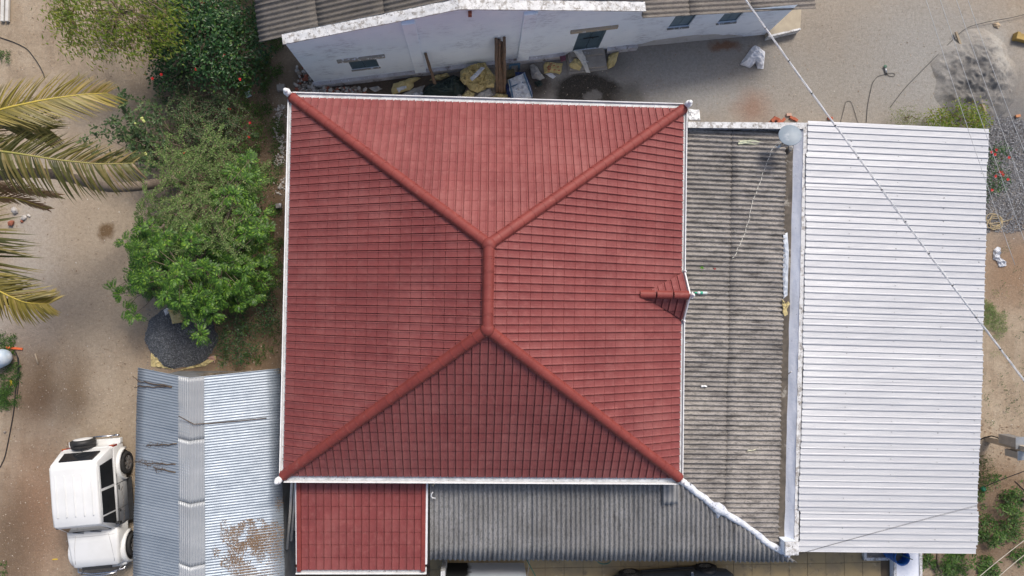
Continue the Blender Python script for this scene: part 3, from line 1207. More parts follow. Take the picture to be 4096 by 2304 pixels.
for (p, q) in ((door[0] + .07, mid - .01), (mid + .01, door[1] - .07)):
    mb = MB()
    mb.hexa([wp(p, door[2], -.035), wp(q, door[2], -.035), wp(q, door[2], -.058), wp(p, door[2], -.058), wp(p, door[3], -.035), wp(q, door[3], -.035), wp(q, door[3], -.058), wp(p, door[3], -.058)])
    dl = mb.build('door_leaf', BLUEP, nb)
    mb = MB()
    for zz in (door[2] + .08, door[2] + .9, door[3] - .1):
        mb.bar(wp(p + .02, zz, -.034), wp(q - .02, zz, -.034), .012, .08)
    mb.build('door_rail', BLUEP, dl)
mb = MB()
mb.tube([wp(mid - .22, door[2] + 1.05, -.012), wp(mid + .28, door[2] + 1.06, -.012)], .014, 6)
mb.tube([wp(mid + .05, door[2] + 1.05, -.012), wp(mid + .12, door[2] + .96, .0)], .014, 6)
mb.build('door_bolt', mat('rusty_iron', (.05, .045, .04), None, 4, .6, .5), nb)
# door steps
STEP = mat('worn_cement', (.33, .31, .28), (.24, .225, .21), 3, .9, bump=.4, bscale=16, spots=[((.6, .61, .66), 6, .6, .06), ((.13, .12, .11), 7, .62, .06)])
st0 = wsz(2282, 245)[0]
for k, (d0, d1, z, ex) in enumerate(((.0, .2, door[2] - .01, 0), (.0, .6, door[2] * .6, .06), (0, .68, door[2] * .2, .1))):
    mb = MB()
    a, b = door[0] - .08 - ex, door[1] + .16 + ex
    z0 = 0 if k == 2 else (door[2] * .2 if k == 1 else door[2] * .6)
    z0 -= .01
    mb.hexa([wp(a, max(0, z0), d1), wp(b, max(0, z0), d1), wp(b, max(0, z0), d0 - .01), wp(a, max(0, z0), d0 - .01), wp(a, z, d1), wp(b, z, d1), wp(b, z, d0 - .01), wp(a, z, d0 - .01)])
    mb.build('step', STEP, nb, bevel=.015)
mb = MB()                                               # short brick-red spout near the gable top
sp, zp = wsz(1879, 47)
mb.box(wp(sp, zp, .05), (.1, .14, .16))
mb.build('clay_spout', mat('clay', (.27, .08, .05), None, 6, .9), nb)
# asbestos roof: two slopes falling left and right from a ridge running away from us
zr_ = zP - .02
L0, L1 = wp(sP, zr_, -.3), wp(-.75, zL - .32, -.24)
L2, L3 = wp(-.75, zL - .32, -6.5), wp(sP, zr_, -6.5)
corrugated(nb, L0, L1, L2, L3, .146, .025, ASB_N, 7, (0, .36, .69, 1), seed=21)
Q1 = wp(WL, zR_ - .06, -.32)
Q2 = wp(WL, zR_ - .06, -6.5)
corrugated(nb, L0, Q1, Q2, L3, .146, .025, ASB_N, 7, (0, .5, 1), seed=22)

# lean-to annex on its right
ab0, ab1 = V(2492, 192), V(3063, 138)
au = (ab1 - ab0).normalized()
an = Vector((au.y, -au.x, 0))
AL = (ab1 - ab0).length
K = dict(o=ab0, u=au, n=an)
ann = thing('annex', ab0.copy(), 'low pale blue annex with two shuttered windows right of the gabled building', 'building')
zA0 = wsz(2580, 52, **K)[1]
zA1 = wsz(3172, 40, **K)[1]
w2 = rect([(2702, 65), (2791, 54), (2755, 105), (2673, 112)], **K)
w3 = rect([(2896, 56), (2979, 48), (2943, 85), (2869, 93)], **K)
mb = MB()
holed_wall(mb, ab0, au, an, AL, lambda s: zA0 + (zA1 - zA0) * s / AL, [], [w2, w3], .1)
mb.add([wp(AL, 0, 0, **K), wp(AL, 0, -6, **K), wp(AL, zA1, -6, **K), wp(AL, zA1, 0, **K)], [(0, 1, 2, 3)])
mb.build('wall', WHITEWASH, ann)
for h in (w2, w3):
    window(h, ab0, au, an, ann, 'window', .08)
    mb = MB()
    mb.hexa([wp(h[0] - .02, h[2] - .05, .05, **K), wp(h[1] + .02, h[2] - .05, .05, **K), wp(h[1] + .02, h[2] - .05, -.06, **K), wp(h[0] - .02, h[2] - .05, -.06, **K),
             wp(h[0] - .02, h[2] - .004, .05, **K), wp(h[1] + .02, h[2] - .004, .05, **K), wp(h[1] + .02, h[2] - .004, -.06, **K), wp(h[0] - .02, h[2] - .004, -.06, **K)])
    mb.build('window_sill', LINT2, ann)
# bare plaster patch low on the wall
mb = MB()
n_ = 24
lowp = [wp(.1 + (AL * .82) * i / n_, .012, .006, **K) for i in range(n_ + 1)]
hip_ = [wp(.1 + (AL * .82) * i / n_, .05 + .75 * math.sin(math.pi * i / n_) ** .8 * (.75 + .3 * noise.noise(Vector((i * .5, 1, 0)))), .006, **K) for i in range(n_ + 1)]
mb.add(lowp + hip_, [(i, i + 1, n_ + 2 + i, n_ + 1 + i) for i in range(n_)])
mb.build('plaster_patch', mat('bare_plaster', (.55, .55, .56), (.47, .47, .47), 2, .9, bump=.3, bscale=14, spots=[((.36, .34, .3), 5, .58, .08)]), ann)
az0 = zA0 + .06
az1 = zA1 + .03
k0 = wp(-.02, az0, .16, **K)
k1 = V(3264, 34, az1)
corrugated(ann, k0, k1, k1 - an * 6.2, k0 - an * 6.2, .146, .025, asbestos_mat('asbestos_annex', (.24, .215, .19), (.17, .155, .145), (.06, .05, .04), (.42, .38, .3), (.4, 1.4, 1), .55, .3), 7, (0, .26, .62, 1), seed=31)
mb = MB()                                              # raised threshold beyond the annex corner
t0, t1, t2, t3 = V(3058, 162, 0), V(3184, 132, 0), V(3190, 20, 0), V(3060, 30, 0)
tb = thing('threshold_slab', (t0 + t2) / 2, 'raised cement slab with whitewashed edge beyond the annex corner', 'slab')
mb.hexa([t0, t1, t2, t3] + [p + Vector((0, 0, .34)) for p in (t0, t1, t2, t3)])
mb.build('slab', mat('cement_tan', (.42, .36, .27), (.34, .29, .22), 3, .9, bump=.3, bscale=14), tb, bevel=.02)
mb = MB()
mb.hexa([t0 + Vector((0, -.012, .02)), t1 + Vector((0.02, -.012, .02)), t1 + Vector((.02, .05, .02)), t0 + Vector((0, .05, .02))] + [p + Vector((0, 0, .33)) for p in (t0 + Vector((0, -.012, .02)), t1 + Vector((.02, -.012, .02)), t1 + Vector((.02, .05, .02)), t0 + Vector((0, .05, .02)))])
mb.build('white_edge', COPING, tb)

# ================================================================= corrugated tin shed, lower left
def tin_mat(name, c1, c2, dark):
    m = NT(name)
    p = m.pos()
    c = m.ramp(m.noise(1.3, m.pos(None, (.4, 1.6, 1)), 6), [(.3, c1), (.7, c2)])
    c = m.mix(m.mr(m.noise(9, p, 7, .75), .62, .72, 0, .55), c, dark)
    c = m.mix(m.mr(m.noise(3, p, 8, .8), .7, .74, 0, .6), c, (.16, .12, .09))
    oi = m.n('ObjectInfo')
    c = m.mix(m.mr(oi.outputs['Random'], 0, 1, 0, .35), c, dark)
    m.col(c)
    m.b.inputs['Metallic'].default_value = .45
    m.rough(m.mr(m.noise(4, p, 4), .3, .7, .42, .6))
    m.bump(m.noise(14, p, 4), .12, .02)
    return m.m


TIN = tin_mat('galvanised_tin', (.31, .355, .405), (.4, .445, .495), (.21, .25, .3))
TINR = tin_mat('ridge_tin', (.38, .4, .42), (.47, .49, .51), (.28, .28, .28))
shed = thing('tin_shed', V(760, 1900, 0), 'corrugated tin shed with folded ridge strip beside the white vehicle', 'shed')
zs, zrs = 2.15, 3.2
la, lb = V(552, 1471, zs), V(528, 2470, zs)
ra, rb = V(758, 1512, zrs), V(765, 2520, zrs)
xa, xb = V(1122, 1474, zs), V(1142, 2470, zs)
corrugated(shed, ra, la, lb, rb, .0795, .0105, TIN, 10, (0, 1), res=7, seed=41, lift=.006)
corrugated(shed, ra, xa, xb, rb, .0795, .0105, TIN, 10, (0, 1), res=7, seed=42, lift=.006)
nr = 4
for k in range(nr):                                    # ridge strips with lengthwise flutes
    mb = MB()
    a, b = ra + (rb - ra) * (k / nr), ra + (rb - ra) * ((k + 1) / nr + .002)
    tl, tr = (la - ra).normalized(), (xa - ra).normalized()
    wl_, wr_ = .46, .40

    def rf(u_, v_, a=a, b=b, k=k):
        p = a + (b - a) * v_
        s_ = u_ * (wl_ + wr_) - wl_
        q = p + (tl * -s_ if s_ < 0 else tr * s_)
        return q + Vector((0, 0, .03 + .007 * k + .016 * math.cos(s_ / .0795 * 2 * math.pi) + .012 * noise.noise(q * 2.2)))
    mb.grid(rf, 84, 14)
    mb.build('ridge_strip', TINR, shed, solid=.003)
WOODD = mat('dark_wood', (.13, .095, .065), (.07, .05, .038), 8, .9, bump=.4, bscale=30)
wallz = [la + Vector((.35, -.3, 0)), xa + Vector((-.25, -.3, 0)), xb + Vector((-.25, .2, 0)), lb + Vector((.35, .2, 0))]
mb = MB()
mb.hexa([Vector((p.x, p.y, 0)) for p in (wallz[3], wallz[2], wallz[1], wallz[0])] + [Vector((p.x, p.y, 2.0)) for p in (wallz[3], wallz[2], wallz[1], wallz[0])])
mb.build('wall', mat('tin_wall', (.28, .29, .3), (.2, .2, .2), 3, .6, .3), shed)
mb = MB()                                               # thatch showing in the open gable
rn = random.Random(8)
for i in range(150):
    t = rn.random()
    p = V(820 + 300 * t, 1496 - 18 * t + rn.uniform(-3, 12), 2.15 + .25 * (1 - t))
    a = rn.uniform(-.5, .5)
    d = Vector((math.cos(a), math.sin(a) * .3, rn.uniform(-.1, .1))) * rn.uniform(.12, .35)
    mb.tube([p - d, p + d], .006, 3)
stuff(mb.build('dry_thatch', mat('straw', (.34, .28, .2), (.2, .15, .1), 9, .95), shed))
# leaf litter on the shed roof
def quad_leaf(mb, c, ang, ln, wd, tilt, rnd, curl=.2):
    d = Vector((math.cos(ang), math.sin(ang), math.sin(tilt)))
    sd_ = Vector((-math.sin(ang), math.cos(ang), rnd.uniform(-.4, .4)))
    c = Vector(c)
    up = Vector((0, 0, 1))
    mb.add([c - d * ln / 2, c + sd_ * wd / 2 + up * curl * wd, c + d * ln / 2, c - sd_ * wd / 2 + up * curl * wd], [(0, 1, 2), (0, 2, 3)])


LITTER = leaf_mat('dry_leaves', [(0, (.13, .075, .04)), (.35, (.22, .14, .085)), (.7, (.3, .21, .14)), (1, (.16, .1, .06))], .8, .1)
mb = MB()
rn = random.Random(11)
sn_ = (xa - ra).cross(rb - ra).normalized()
sn_ = sn_ if sn_.z > 0 else -sn_


def on_shed(px, py):
    return on_plane(px, py, ra, sn_)


cnt = 0
while cnt < 6500:
    px, py = rn.gauss(1020, 75), rn.uniform(2075, 2320)
    d = fbm(Vector((px * .011, py * .011, 3)), 4)
    lim = -.3 + max(0, (2200 - py)) * .0022 + max(0, 920 - px) * .012
    if px > 1128 or px < 880 or rn.random() > max(0.02, min(1, (d - lim + .12) * 3.2)):
        continue
    quad_leaf(mb, on_shed(px, py) + sn_ * .025, rn.uniform(0, 6.3), rn.uniform(.03, .06), rn.uniform(.012, .025), rn.uniform(-.3, .3), rn)
    cnt += 1
for (cx_, cy_, k) in ((1117, 2015, 90), (865, 2210, 60), (1125, 2130, 60)):
    for i in range(k):
        quad_leaf(mb, on_shed(min(1134, rn.gauss(cx_, 8)), rn.gauss(cy_, 12)) + sn_ * .025, rn.uniform(0, 6.3), .045, .018, rn.uniform(-.3, .3), rn)
lit = stuff(mb.build('leaf_litter', LITTER))
tag(lit, 'brown dry leaves scattered over the lower tin shed roof', 'leaves')
ln_ = (la - ra).cross(rb - ra).normalized()
ln_ = ln_ if ln_.z > 0 else -ln_


def on_left(px, py):
    return on_plane(px, py, ra, ln_) + ln_ * .035


def dead_branch(pts, r, label, seed, fuzz=0):
    mb = MB()
    rn = random.Random(seed)
    P_ = [on_left(*p) for p in pts]
    fine = []
    for i in range(len(P_) - 1):
        for k in range(5):
            q = P_[i].lerp(P_[i + 1], k / 5)
            fine.append(q + Vector((rn.uniform(-.015, .015), rn.uniform(-.02, .02), rn.uniform(0, .02))))
    fine.append(P_[-1])
    mb.tube(fine, [r * (.6 + .5 * i / len(fine)) for i in range(len(fine))], 6)
    for i in range(fuzz):
        q = rn.choice(fine[: int(len(fine) * .75)])
        a = rn.uniform(0, 6.3)
        quad_leaf(mb, q + Vector((rn.gauss(0, .07), rn.gauss(0, .05), .01)), a, rn.uniform(.04, .1), .012, rn.uniform(-.3, .3), rn)
    o = mb.build('dead_branch', WOODD)
    tag(o, label, 'branch', 'dead branches on the tin shed roof')


dead_branch([(538, 1506), (560, 1524), (620, 1535), (690, 1546)], .02, 'topmost forked dead branch on the left slope of the tin shed', 1)
dead_branch([(540, 1552), (560, 1545), (620, 1547), (690, 1549)], .018, 'straight dead stick just under the topmost one on the tin shed', 2, 8)
dead_branch([(590, 1782), (640, 1780), (710, 1774)], .018, 'short dead branch with dry bark, middle of the left shed slope', 3, 60)
dead_branch([(545, 1842), (620, 1853), (705, 1856)], .018, 'dead leafy branch lying across the lower left shed slope', 4, 110)
dead_branch([(570, 1850), (640, 1875), (705, 1888)], .018, 'lowest dead branch slanting down on the left shed slope', 5, 90)
mb = MB()
wp_ = [V(714, 1664, 3.27), V(775, 1697, 3.28), V(850, 1692, 3.1), V(960, 1683, 2.78), V(1066, 1672, 2.5)]
wp_ = [wp_[0], wp_[1]] + [on_shed(850, 1692) + sn_ * .03, on_shed(960, 1683) + sn_ * .03, on_shed(1066, 1672) + sn_ * .03]
mb.tube(wp_, .014, 6)
tag(mb.build('tie_rope', WOODD), 'dark rope bent over the ridge of the tin shed', 'rope')
# white pipes in the gap between shed and porch
PVC = mat('pvc', (.6, .58, .54), (.5, .48, .45), 4, .5, spots=[((.25, .22, .18), 8, .62, .1)])
for i, (a, b, z0, z1, lab) in enumerate((((1170, 1905), (1147, 2195), 2.3, 1.2, 'longest of three white pipes leaning in the gap by the porch'),
                                         ((1184, 1905), (1164, 2162), 2.35, 1.3, 'middle white pipe of three in the gap by the porch'),
                                         ((1192, 1905), (1178, 2120), 2.2, 1.25, 'thin white pipe of three, nearest the porch roof'))):
    mb = MB()
    p, q = V(*a, z0), V(*b, z1)
    mb.tube([p, p.lerp(q, .5) + Vector((.01, 0, -.03)), q], (.045, .04, .028)[i], 8)
    tag(mb.build('pipe', PVC), lab, 'pipe', 'white pipes in the gap')
# ================================================================= vehicles
CARW = mat('white_car_paint', (.72, .72, .71), (.66, .66, .645), 1.5, .28, 0, 0, spec=.5, spots=[((.5, .47, .42), 8, .66, .15)])
GLASS = mat('dark_glass', (.012, .014, .016), (.02, .022, .025), 2, .06, spec=.6)
BLACK = mat('black_plastic', (.018, .018, .019), (.028, .028, .028), 6, .55)
RUBBER = mat('tyre_rubber', (.022, .022, .023), (.035, .034, .033), 9, .85, bump=.3, bscale=60)
ALLOY = mat('alloy', (.42, .42, .43), (.3, .3, .31), 6, .35, .8)
CHROME = mat('chrome', (.7, .7, .72), (.6, .6, .62), 3, .12, 1.)
REDL = mat('red_lens', (.22, .012, .012), (.3, .02, .015), 8, .2)
AMBER = mat('amber_lens', (.6, .22, .02), None, 8, .2)


def wheel(parent, c, r, wd, side, spokes, name='wheel'):
    """side = +1/-1: outer face towards +x/-x in vehicle coordinates"""
    m = Matrix.Rotation(R(90) * side, 3, 'Y')
    mb = MB()
    mb.lathe([(r * .62, -wd / 2), (r * .93, -wd / 2), (r, -wd * .36), (r, wd * .36), (r * .93, wd / 2), (r * .64, wd / 2), (r * .62, wd * .3)], c, 28, m)
    w_ = mb.build(name, RUBBER, parent, world=False)
    mb = MB()
    mb.lathe([(r * .64, wd * .25), (r * .64, wd * .46), (r * .58, wd * .46), (r * .55, wd * .2), (0, wd * .18)], c, 28, m)
    for k in range(spokes):
        a = 2 * math.pi * k / spokes
        d = Vector((math.cos(a), math.sin(a), 0))
        p0, p1 = m @ (d * r * .1 + Vector((0, 0, wd * .4))), m @ (d * r * .6 + Vector((0, 0, wd * .42)))
        mb.bar(Vector(c) + p0, Vector(c) + p1, r * (.22 if spokes < 7 else .1), wd * .14, m @ Vector((0, 0, 1)))
    mb.lathe([(r * .17, wd * .3), (r * .17, wd * .48), (r * .1, wd * .52), (0, wd * .52)], c, 12, m)
    mb.build('rim', ALLOY, w_, world=False)
    mb = MB()
    mb.lathe([(r * .56, wd * .14), (r * .56, wd * .21), (0, wd * .21)], c, 20, m)
    mb.build('brake_disc', BLACK, w_, world=False)
    return w_


def rsec(y, x0, x1, z0, z1, rb, rt, skew=0.):
    """cross-section at y: rounded box; x half-width x0 at bottom, x1 at top"""
    pts = []
    for (sx, zz, hx, r) in ((1, z0, x0, rb), (1, z1, x1, rt), (-1, z1, x1, rt), (-1, z0, x0, rb)):
        pass
    def corner(cx_, cz_, sx, szz, r):
        out = []
        for k in range(4):
            a = (math.pi / 2) * k / 3
            out.append((cx_ + sx * (-r + r * math.cos(a)), cz_ + szz * (-r + r * math.sin(a))))
        return out
    c1 = corner(x0, z0, 1, -1, rb)[::-1]      # bottom right: from bottom to side
    c2 = corner(x1, z1, 1, 1, rt)
    c3 = [(-p[0], p[1]) for p in c2[::-1]]
    c4 = [(-p[0], p[1]) for p in c1[::-1]]
    return [Vector((p[0], y + skew * (p[1] - z0), p[1])) for p in c1 + c2 + c3 + c4]


# vehicle frame: +y forward, +x right, origin on the ground between the axles
sw_r, sw_f = V(500, 1852, .36), V(524, 2173, .36)
fdir = (sw_f - sw_r).normalized()
ang = math.atan2(-fdir.x, fdir.y)
left = Vector((-fdir.y, fdir.x, 0))              # vehicle's left = picture right
ctr = (sw_r + sw_f) / 2 - left * .80
ctr.z = 0
suv = thing('parked_jeep', ctr, 'white boxy off-road vehicle with rear spare wheel parked by the tin shed', 'car', rotz=ang)
WB = 2.62


def sb(mb, name, m, parent=None, **k):
    if not name.startswith('wheel'):        # short front overhang
        mb.v = [(x, y - .25 * min(1, max(0, y / .5)), z) for x, y, z in mb.v]
    return mb.build(name, m, parent or suv, world=False, **k)


mb = MB()                                   # lower body tub and bonnet
secs = [rsec(-1.98, .74, .74, .42, 1.0, .06, .06), rsec(-1.93, .80, .80, .36, 1.04, .06, .05), rsec(-.9, .82, .82, .34, 1.06, .05, .04), rsec(.78, .82, .80, .34, 1.07, .05, .05)]
mb.loft(secs, True)
body = sb(mb, 'body', CARW)
mb = MB()
secs = [rsec(.76, .82, .79, .45, 1.09, .05, .07), rsec(1.2, .815, .775, .45, 1.08, .05, .09), rsec(1.7, .79, .745, .45, 1.05, .05, .1), rsec(1.95, .76, .71, .5, 1.0, .05, .1), rsec(2.0, .7, .66, .55, .92, .05, .06)]
mb.loft(secs, True)
bon = sb(mb, 'bonnet', CARW)
mb = MB()
for s_ in (-1, 1):
    mb.tube([(s_ * .5, .95, 1.092), (s_ * .56, 1.3, 1.083), (s_ * .6, 1.85, 1.028)], .008, 5)
mb.tube([(-.72, .985, 1.082), (0, 1.0, 1.09), (.72, .985, 1.082)], .006, 5)
sb(mb, 'bonnet_crease', mat('panel_gap', (.5, .5, .5), None, 4, .6), bon)
mb = MB()                                   # cabin
secs = [rsec(-1.95, .79, .76, 1.0, 1.06, .02, .02), rsec(-1.9, .79, .755, 1.0, 1.2, .02, .03), rsec(-1.66, .79, .695, 1.0, 1.83, .02, .065), rsec(-1.5, .79, .7, 1.0, 1.865, .02, .065), rsec(-.3, .79, .7, 1.0, 1.885, .02, .065),
        rsec(.34, .79, .69, 1.0, 1.855, .02, .065), rsec(.42, .79, .685, 1.0, 1.83, .02, .08), rsec(.82, .79, .72, 1.0, 1.12, .02, .03)]
mb.loft(secs, True)
cab = sb(mb, 'cabin', CARW)
for i in range(5):                          # pressed roof ribs
    x_ = (-2 + i) * .262
    mb = MB()
    mb.tube([(x_, -1.36, 1.858), (x_, -1.32, 1.872), (x_, -.7, 1.884), (x_, -.12, 1.886), (x_, -.08, 1.87)], .017, 6)
    sb(mb, 'roof_rib', CARW, cab)


def side_x(z):
    """cabin flank half-width at height z"""
    return .79 + (.695 - .79) * (z - 1.06) / (1.85 - 1.06)


for s_ in (-1, 1):                          # side glass: three panes each flank
    for (y0, y1, sl0, sl1) in ((-1.62, -.82, .1, 0), (-.74, -.02, 0, 0), (.06, .66, 0, -.28)):
        z0, z1 = 1.11, 1.70
        mb = MB()
        q = [(y0, z0), (y1, z0), (y1 + sl1, z1), (y0 + sl0, z1)]
        a = [Vector((s_ * (side_x(z) + .006), y, z)) for y, z in q]
        b = [Vector((s_ * (side_x(z) - .02), y, z)) for y, z in q]
        mb.add(a + b, [(0, 1, 2, 3) if s_ > 0 else (3, 2, 1, 0), (4, 5, 1, 0), (5, 6, 2, 1), (6, 7, 3, 2), (7, 4, 0, 3)])
        sb(mb, 'side_window', GLASS, cab)
    mb = MB()                               # rain gutter and door shut lines
    mb.tube([(s_ * .715, -1.6, 1.79), (s_ * .718, -.3, 1.80), (s_ * .712, .38, 1.78)], .008, 5)
    sb(mb, 'drip_rail', CARW, cab)
    mb = MB()
    for y in (-.78, .02, .74):
        mb.bar((s_ * .823, y, .42), (s_ * .823, y, 1.04), .012, .012)
    mb.bar((s_ * .823, -1.1, .98), (s_ * .823, .74, .98), .012, .012)
    sb(mb, 'door_gap', BLACK, body)
    for y in (-.66, .14):
        mb = MB()
        mb.box((s_ * .832, y, .9), (.03, .15, .04))
        sb(mb, 'door_handle', BLACK, body, bevel=.008)
    mb = MB()                               # running board
    mb.box((s_ * .86, -.02, .33), (.2, 1.62, .05))
    sb(mb, 'running_board', BLACK, None, bevel=.015)
    mb = MB()                               # decal stripe on the doors
    for k in range(9):
        y = -.62 + k * .15
        mb.bar((s_ * .8235, y, .66 + .05 * math.sin(k * 1.9)), (s_ * .8235, y + .11, .74 + .05 * math.cos(k * 1.4)), .004, .025)
    sb(mb, 'decal', mat('decal_grey', (.28, .25, .22), None, 5, .5), body)
    for yc in (-WB / 2, WB / 2):            # wheel-arch flares
        mb = MB()
        prof = []
        for k in range(13):
            a = math.pi * k / 12
            prof.append((math.cos(a), math.sin(a)))
        xo = .9 if yc < 0 else .88
        xi = .74 if yc < 0 else .62
        vs = []
        for (c_, sn2) in prof:
            y, z = yc + c_ * .47, .4 + sn2 * .46
            y2, z2 = yc + c_ * .53, .4 + sn2 * .54
            vs += [(s_ * xi, y2, z2), (s_ * (xo - .03), y2, z2), (s_ * xo, (y + y2) / 2, (z + z2) / 2), (s_ * xo, y, z), (s_ * xi, y, z)]
        fs = []
        for k in range(12):
            for j in range(4):
                f = (k * 5 + j, k * 5 + j + 1, (k + 1) * 5 + j + 1, (k + 1) * 5 + j)
                fs.append(f if s_ < 0 else f[::-1])
        mb.add(vs, fs, True)
        sb(mb, 'wheel_arch', CARW, None, solid=.01)
        mb = MB()
        mb.lathe([(.44, -.1), (.44, .1), (0, .1)], (s_ * .7, yc, .42), 20, Matrix.Rotation(R(90) * s_, 3, 'Y'))
        sb(mb, 'wheel_well', BLACK)
        wheel(suv, (s_ * .8, yc, .36), .36, .22, s_, 6)
    mb = MB()                               # mirror
    mb.box((s_ * .9, .62, 1.2), (.14, .07, .16))
    mb.bar((s_ * .8, .66, 1.12), (s_ * .9, .63, 1.18), .04, .04)
    sb(mb, 'mirror', BLACK, None, bevel=.02)
    mb = MB()                               # tail lamps on the corner
    mb.box((s_ * .72, -1.965, .86), (.14, .07, .26))
    tl_ = sb(mb, 'tail_lamp', REDL, None, bevel=.015)
    mb = MB()
    mb.box((s_ * .735, -1.985, .95), (.1, .045, .06))
    sb(mb, 'indicator', AMBER, tl_)
    mb = MB()
    mb.lathe([(.0, -.02), (.11, -.02), (.11, .03), (.09, .06), (0, .07)], (s_ * .45, 1.99, .76), 16, Matrix.Rotation(R(-90), 3, 'X'))
    sb(mb, 'headlamp', mat('lamp_glass', (.6, .6, .6), None, 4, .1))
mb = MB()                                   # windscreen and wipers
q = [(-.64, .80, 1.15), (.64, .80, 1.15), (.58, .47, 1.74), (-.58, .47, 1.74)]
mb.add([Vector(p) + Vector((0, .022, .012)) for p in q] + [Vector(p) for p in q], [(0, 1, 2, 3)[::-1], (0, 1, 5, 4), (1, 2, 6, 5), (2, 3, 7, 6), (3, 0, 4, 7)])
sb(mb, 'windscreen', GLASS, cab)
for x_ in (-.3, .22):
    mb = MB()
    mb.tube([(x_, .87, 1.12), (x_ + .3, .81, 1.19)], .01, 5)
    sb(mb, 'wiper', BLACK, cab)
mb = MB()                                   # back window
q = [(-.54, -1.893, 1.28), (.54, -1.893, 1.28), (.5, -1.735, 1.68), (-.5, -1.735, 1.68)]
mb.add([Vector(p) + Vector((0, -.02, .006)) for p in q] + [Vector(p) + Vector((0, .02, 0)) for p in q], [(0, 1, 2, 3), (4, 5, 1, 0), (5, 6, 2, 1), (6, 7, 3, 2), (7, 4, 0, 3)])
bw = sb(mb, 'back_window', GLASS, cab)
mb = MB()
mb.lathe([(.0, 0), (.03, 0), (.02, .02), (0, .02)], (0, -1.93, 1.29), 8, Matrix.Rotation(R(90), 3, 'X'))
mb.bar((-.02, -1.915, 1.33), (.12, -1.865, 1.44), .014, .014)
sb(mb, 'rear_wiper', BLACK, bw)
mb = MB()                                   # rear door lines, bumper and tow bar
mb.box((0, -2.06, .48), (1.62, .18, .18))
sb(mb, 'rear_bumper', CARW, None, bevel=.03)
mb = MB()
mb.tube([(-.2, -2.25, .62), (.72, -2.25, .62)], .028, 8)
mb.tube([(.66, -2.25, .62), (.82, -2.25, .62)], .036, 8)
for x_ in (-.1, .55):
    mb.tube([(x_, -2.25, .62), (x_, -2.05, .5)], .02, 6)
rear_bar = [(-p[0], p[1], p[2]) for p in []]
mb.v = [(-x, y, z) for x, y, z in mb.v]
mb.f = [f[::-1] for f in mb.f]
sb(mb, 'rear_guard_bar', CHROME)
mb = MB()
mb.bar((.62, -1.975, .45), (.62, -1.975, 1.0), .012, .012)
mb.bar((-.62, -1.975, .45), (-.62, -1.975, 1.0), .012, .012)
sb(mb, 'tailgate_gap', BLACK, body)
sp_ = wheel(suv, (.12, -2.11, .98), .345, .22, 1, 6, 'spare_wheel')
for ch in [sp_] + list(sp_.children):
    mrot = Matrix.Translation((.12, -2.11, .98)) @ Matrix.Rotation(R(-90), 4, 'Z') @ Matrix.Translation((-.12, 2.11, -.98))
    ch.data.transform(mrot)
m = Matrix.Rotation(R(90), 3, 'X')
mb = MB()
mb.lathe([(.352, -.02), (.365, .05), (.36, .12), (.30, .15), (0, .15)], (.12, -2.11, .98), 28, m)
cv = sb(mb, 'spare_wheel_cover', BLACK, sp_)
mb = MB()
mb.lathe([(.27, .14), (.27, .165), (.24, .175), (0, .175)], (.12, -2.11, .98), 28, m)
sb(mb, 'cover_plate', CARW, sp_)
mb = MB()                                   # front bumper and chrome nudge bar
mb.loft([rsec(1.98, .78, .78, .42, .62, .05, .05), rsec(2.1, .76, .76, .42, .62, .05, .05), rsec(2.16, .6, .6, .45, .6, .05, .05)], True)
sb(mb, 'front_bumper', CARW)
mb = MB()
mb.tube([(-.74, 2.0, .5), (-.76, 2.12, .62), (-.7, 2.2, .72), (-.3, 2.27, .75), (.3, 2.27, .75), (.7, 2.2, .72), (.76, 2.12, .62), (.74, 2.0, .5)], .026, 8)
mb.tube([(-.6, 2.12, .5), (-.55, 2.24, .9), (-.2, 2.28, .93), (.2, 2.28, .93), (.55, 2.24, .9), (.6, 2.12, .5)], .022, 8)
sb(mb, 'nudge_bar', CHROME)
mb = MB()
for k in range(7):
    mb.box((-.27 + k * .09, 2.0, .78), (.05, .03, .24))
mb.box((0, 1.985, .78), (.7, .03, .3))
sb(mb, 'grille', BLACK)
mb = MB()
mb.box((0, 2.02, .93), (.9, .1, .05))
mb.box((0, -.0, .3), (1.3, 3.7, .16))
sb(mb, 'chassis', BLACK)

# dark saloon car under the veranda edge, only its wheels and flank in view
p1, p2 = V(2519, 2300, .31), V(2822, 2277, .31)
sdv = (p2 - p1).normalized()
cc = (p1 + p2) / 2
side_n = Vector((-sdv.y, sdv.x, 0))           # towards the house
cc2 = cc - side_n * .76
cc2.z = 0
sed = thing('parked_saloon', cc2, 'dark blue-grey saloon car at the lower edge by the paved yard', 'car', rotz=math.atan2(-sdv.x, sdv.y))
SEDP = mat('slate_paint', (.06, .075, .1), (.05, .065, .09), 1.5, .2, .3)
mb = MB()
secs = [rsec(-2.05, .66, .62, .42, .8, .08, .08), rsec(-1.9, .8, .72, .3, .92, .08, .1), rsec(-1.2, .845, .76, .24, .97, .06, .1), rsec(-.3, .85, .78, .22, .95, .06, .08), rsec(.7, .85, .78, .22, .93, .06, .1), rsec(1.4, .84, .72, .25, .88, .08, .12), rsec(1.95, .76, .64, .3, .74, .1, .1), rsec(2.15, .6, .55, .38, .62, .08, .08)]
mb.loft(secs, True)
sbody = mb.build('body', SEDP, sed, world=False)
mb = MB()
mb.loft([rsec(-1.55, .74, .7, .9, .96, .02, .02), rsec(-.95, .74, .56, .9, 1.36, .02, .1), rsec(-.1, .74, .57, .9, 1.44, .02, .1), rsec(.35, .74, .55, .9, 1.38, .02, .1), rsec(1.05, .72, .66, .88, .95, .02, .02)], True)
mb.build('cabin', SEDP, sed, world=False)
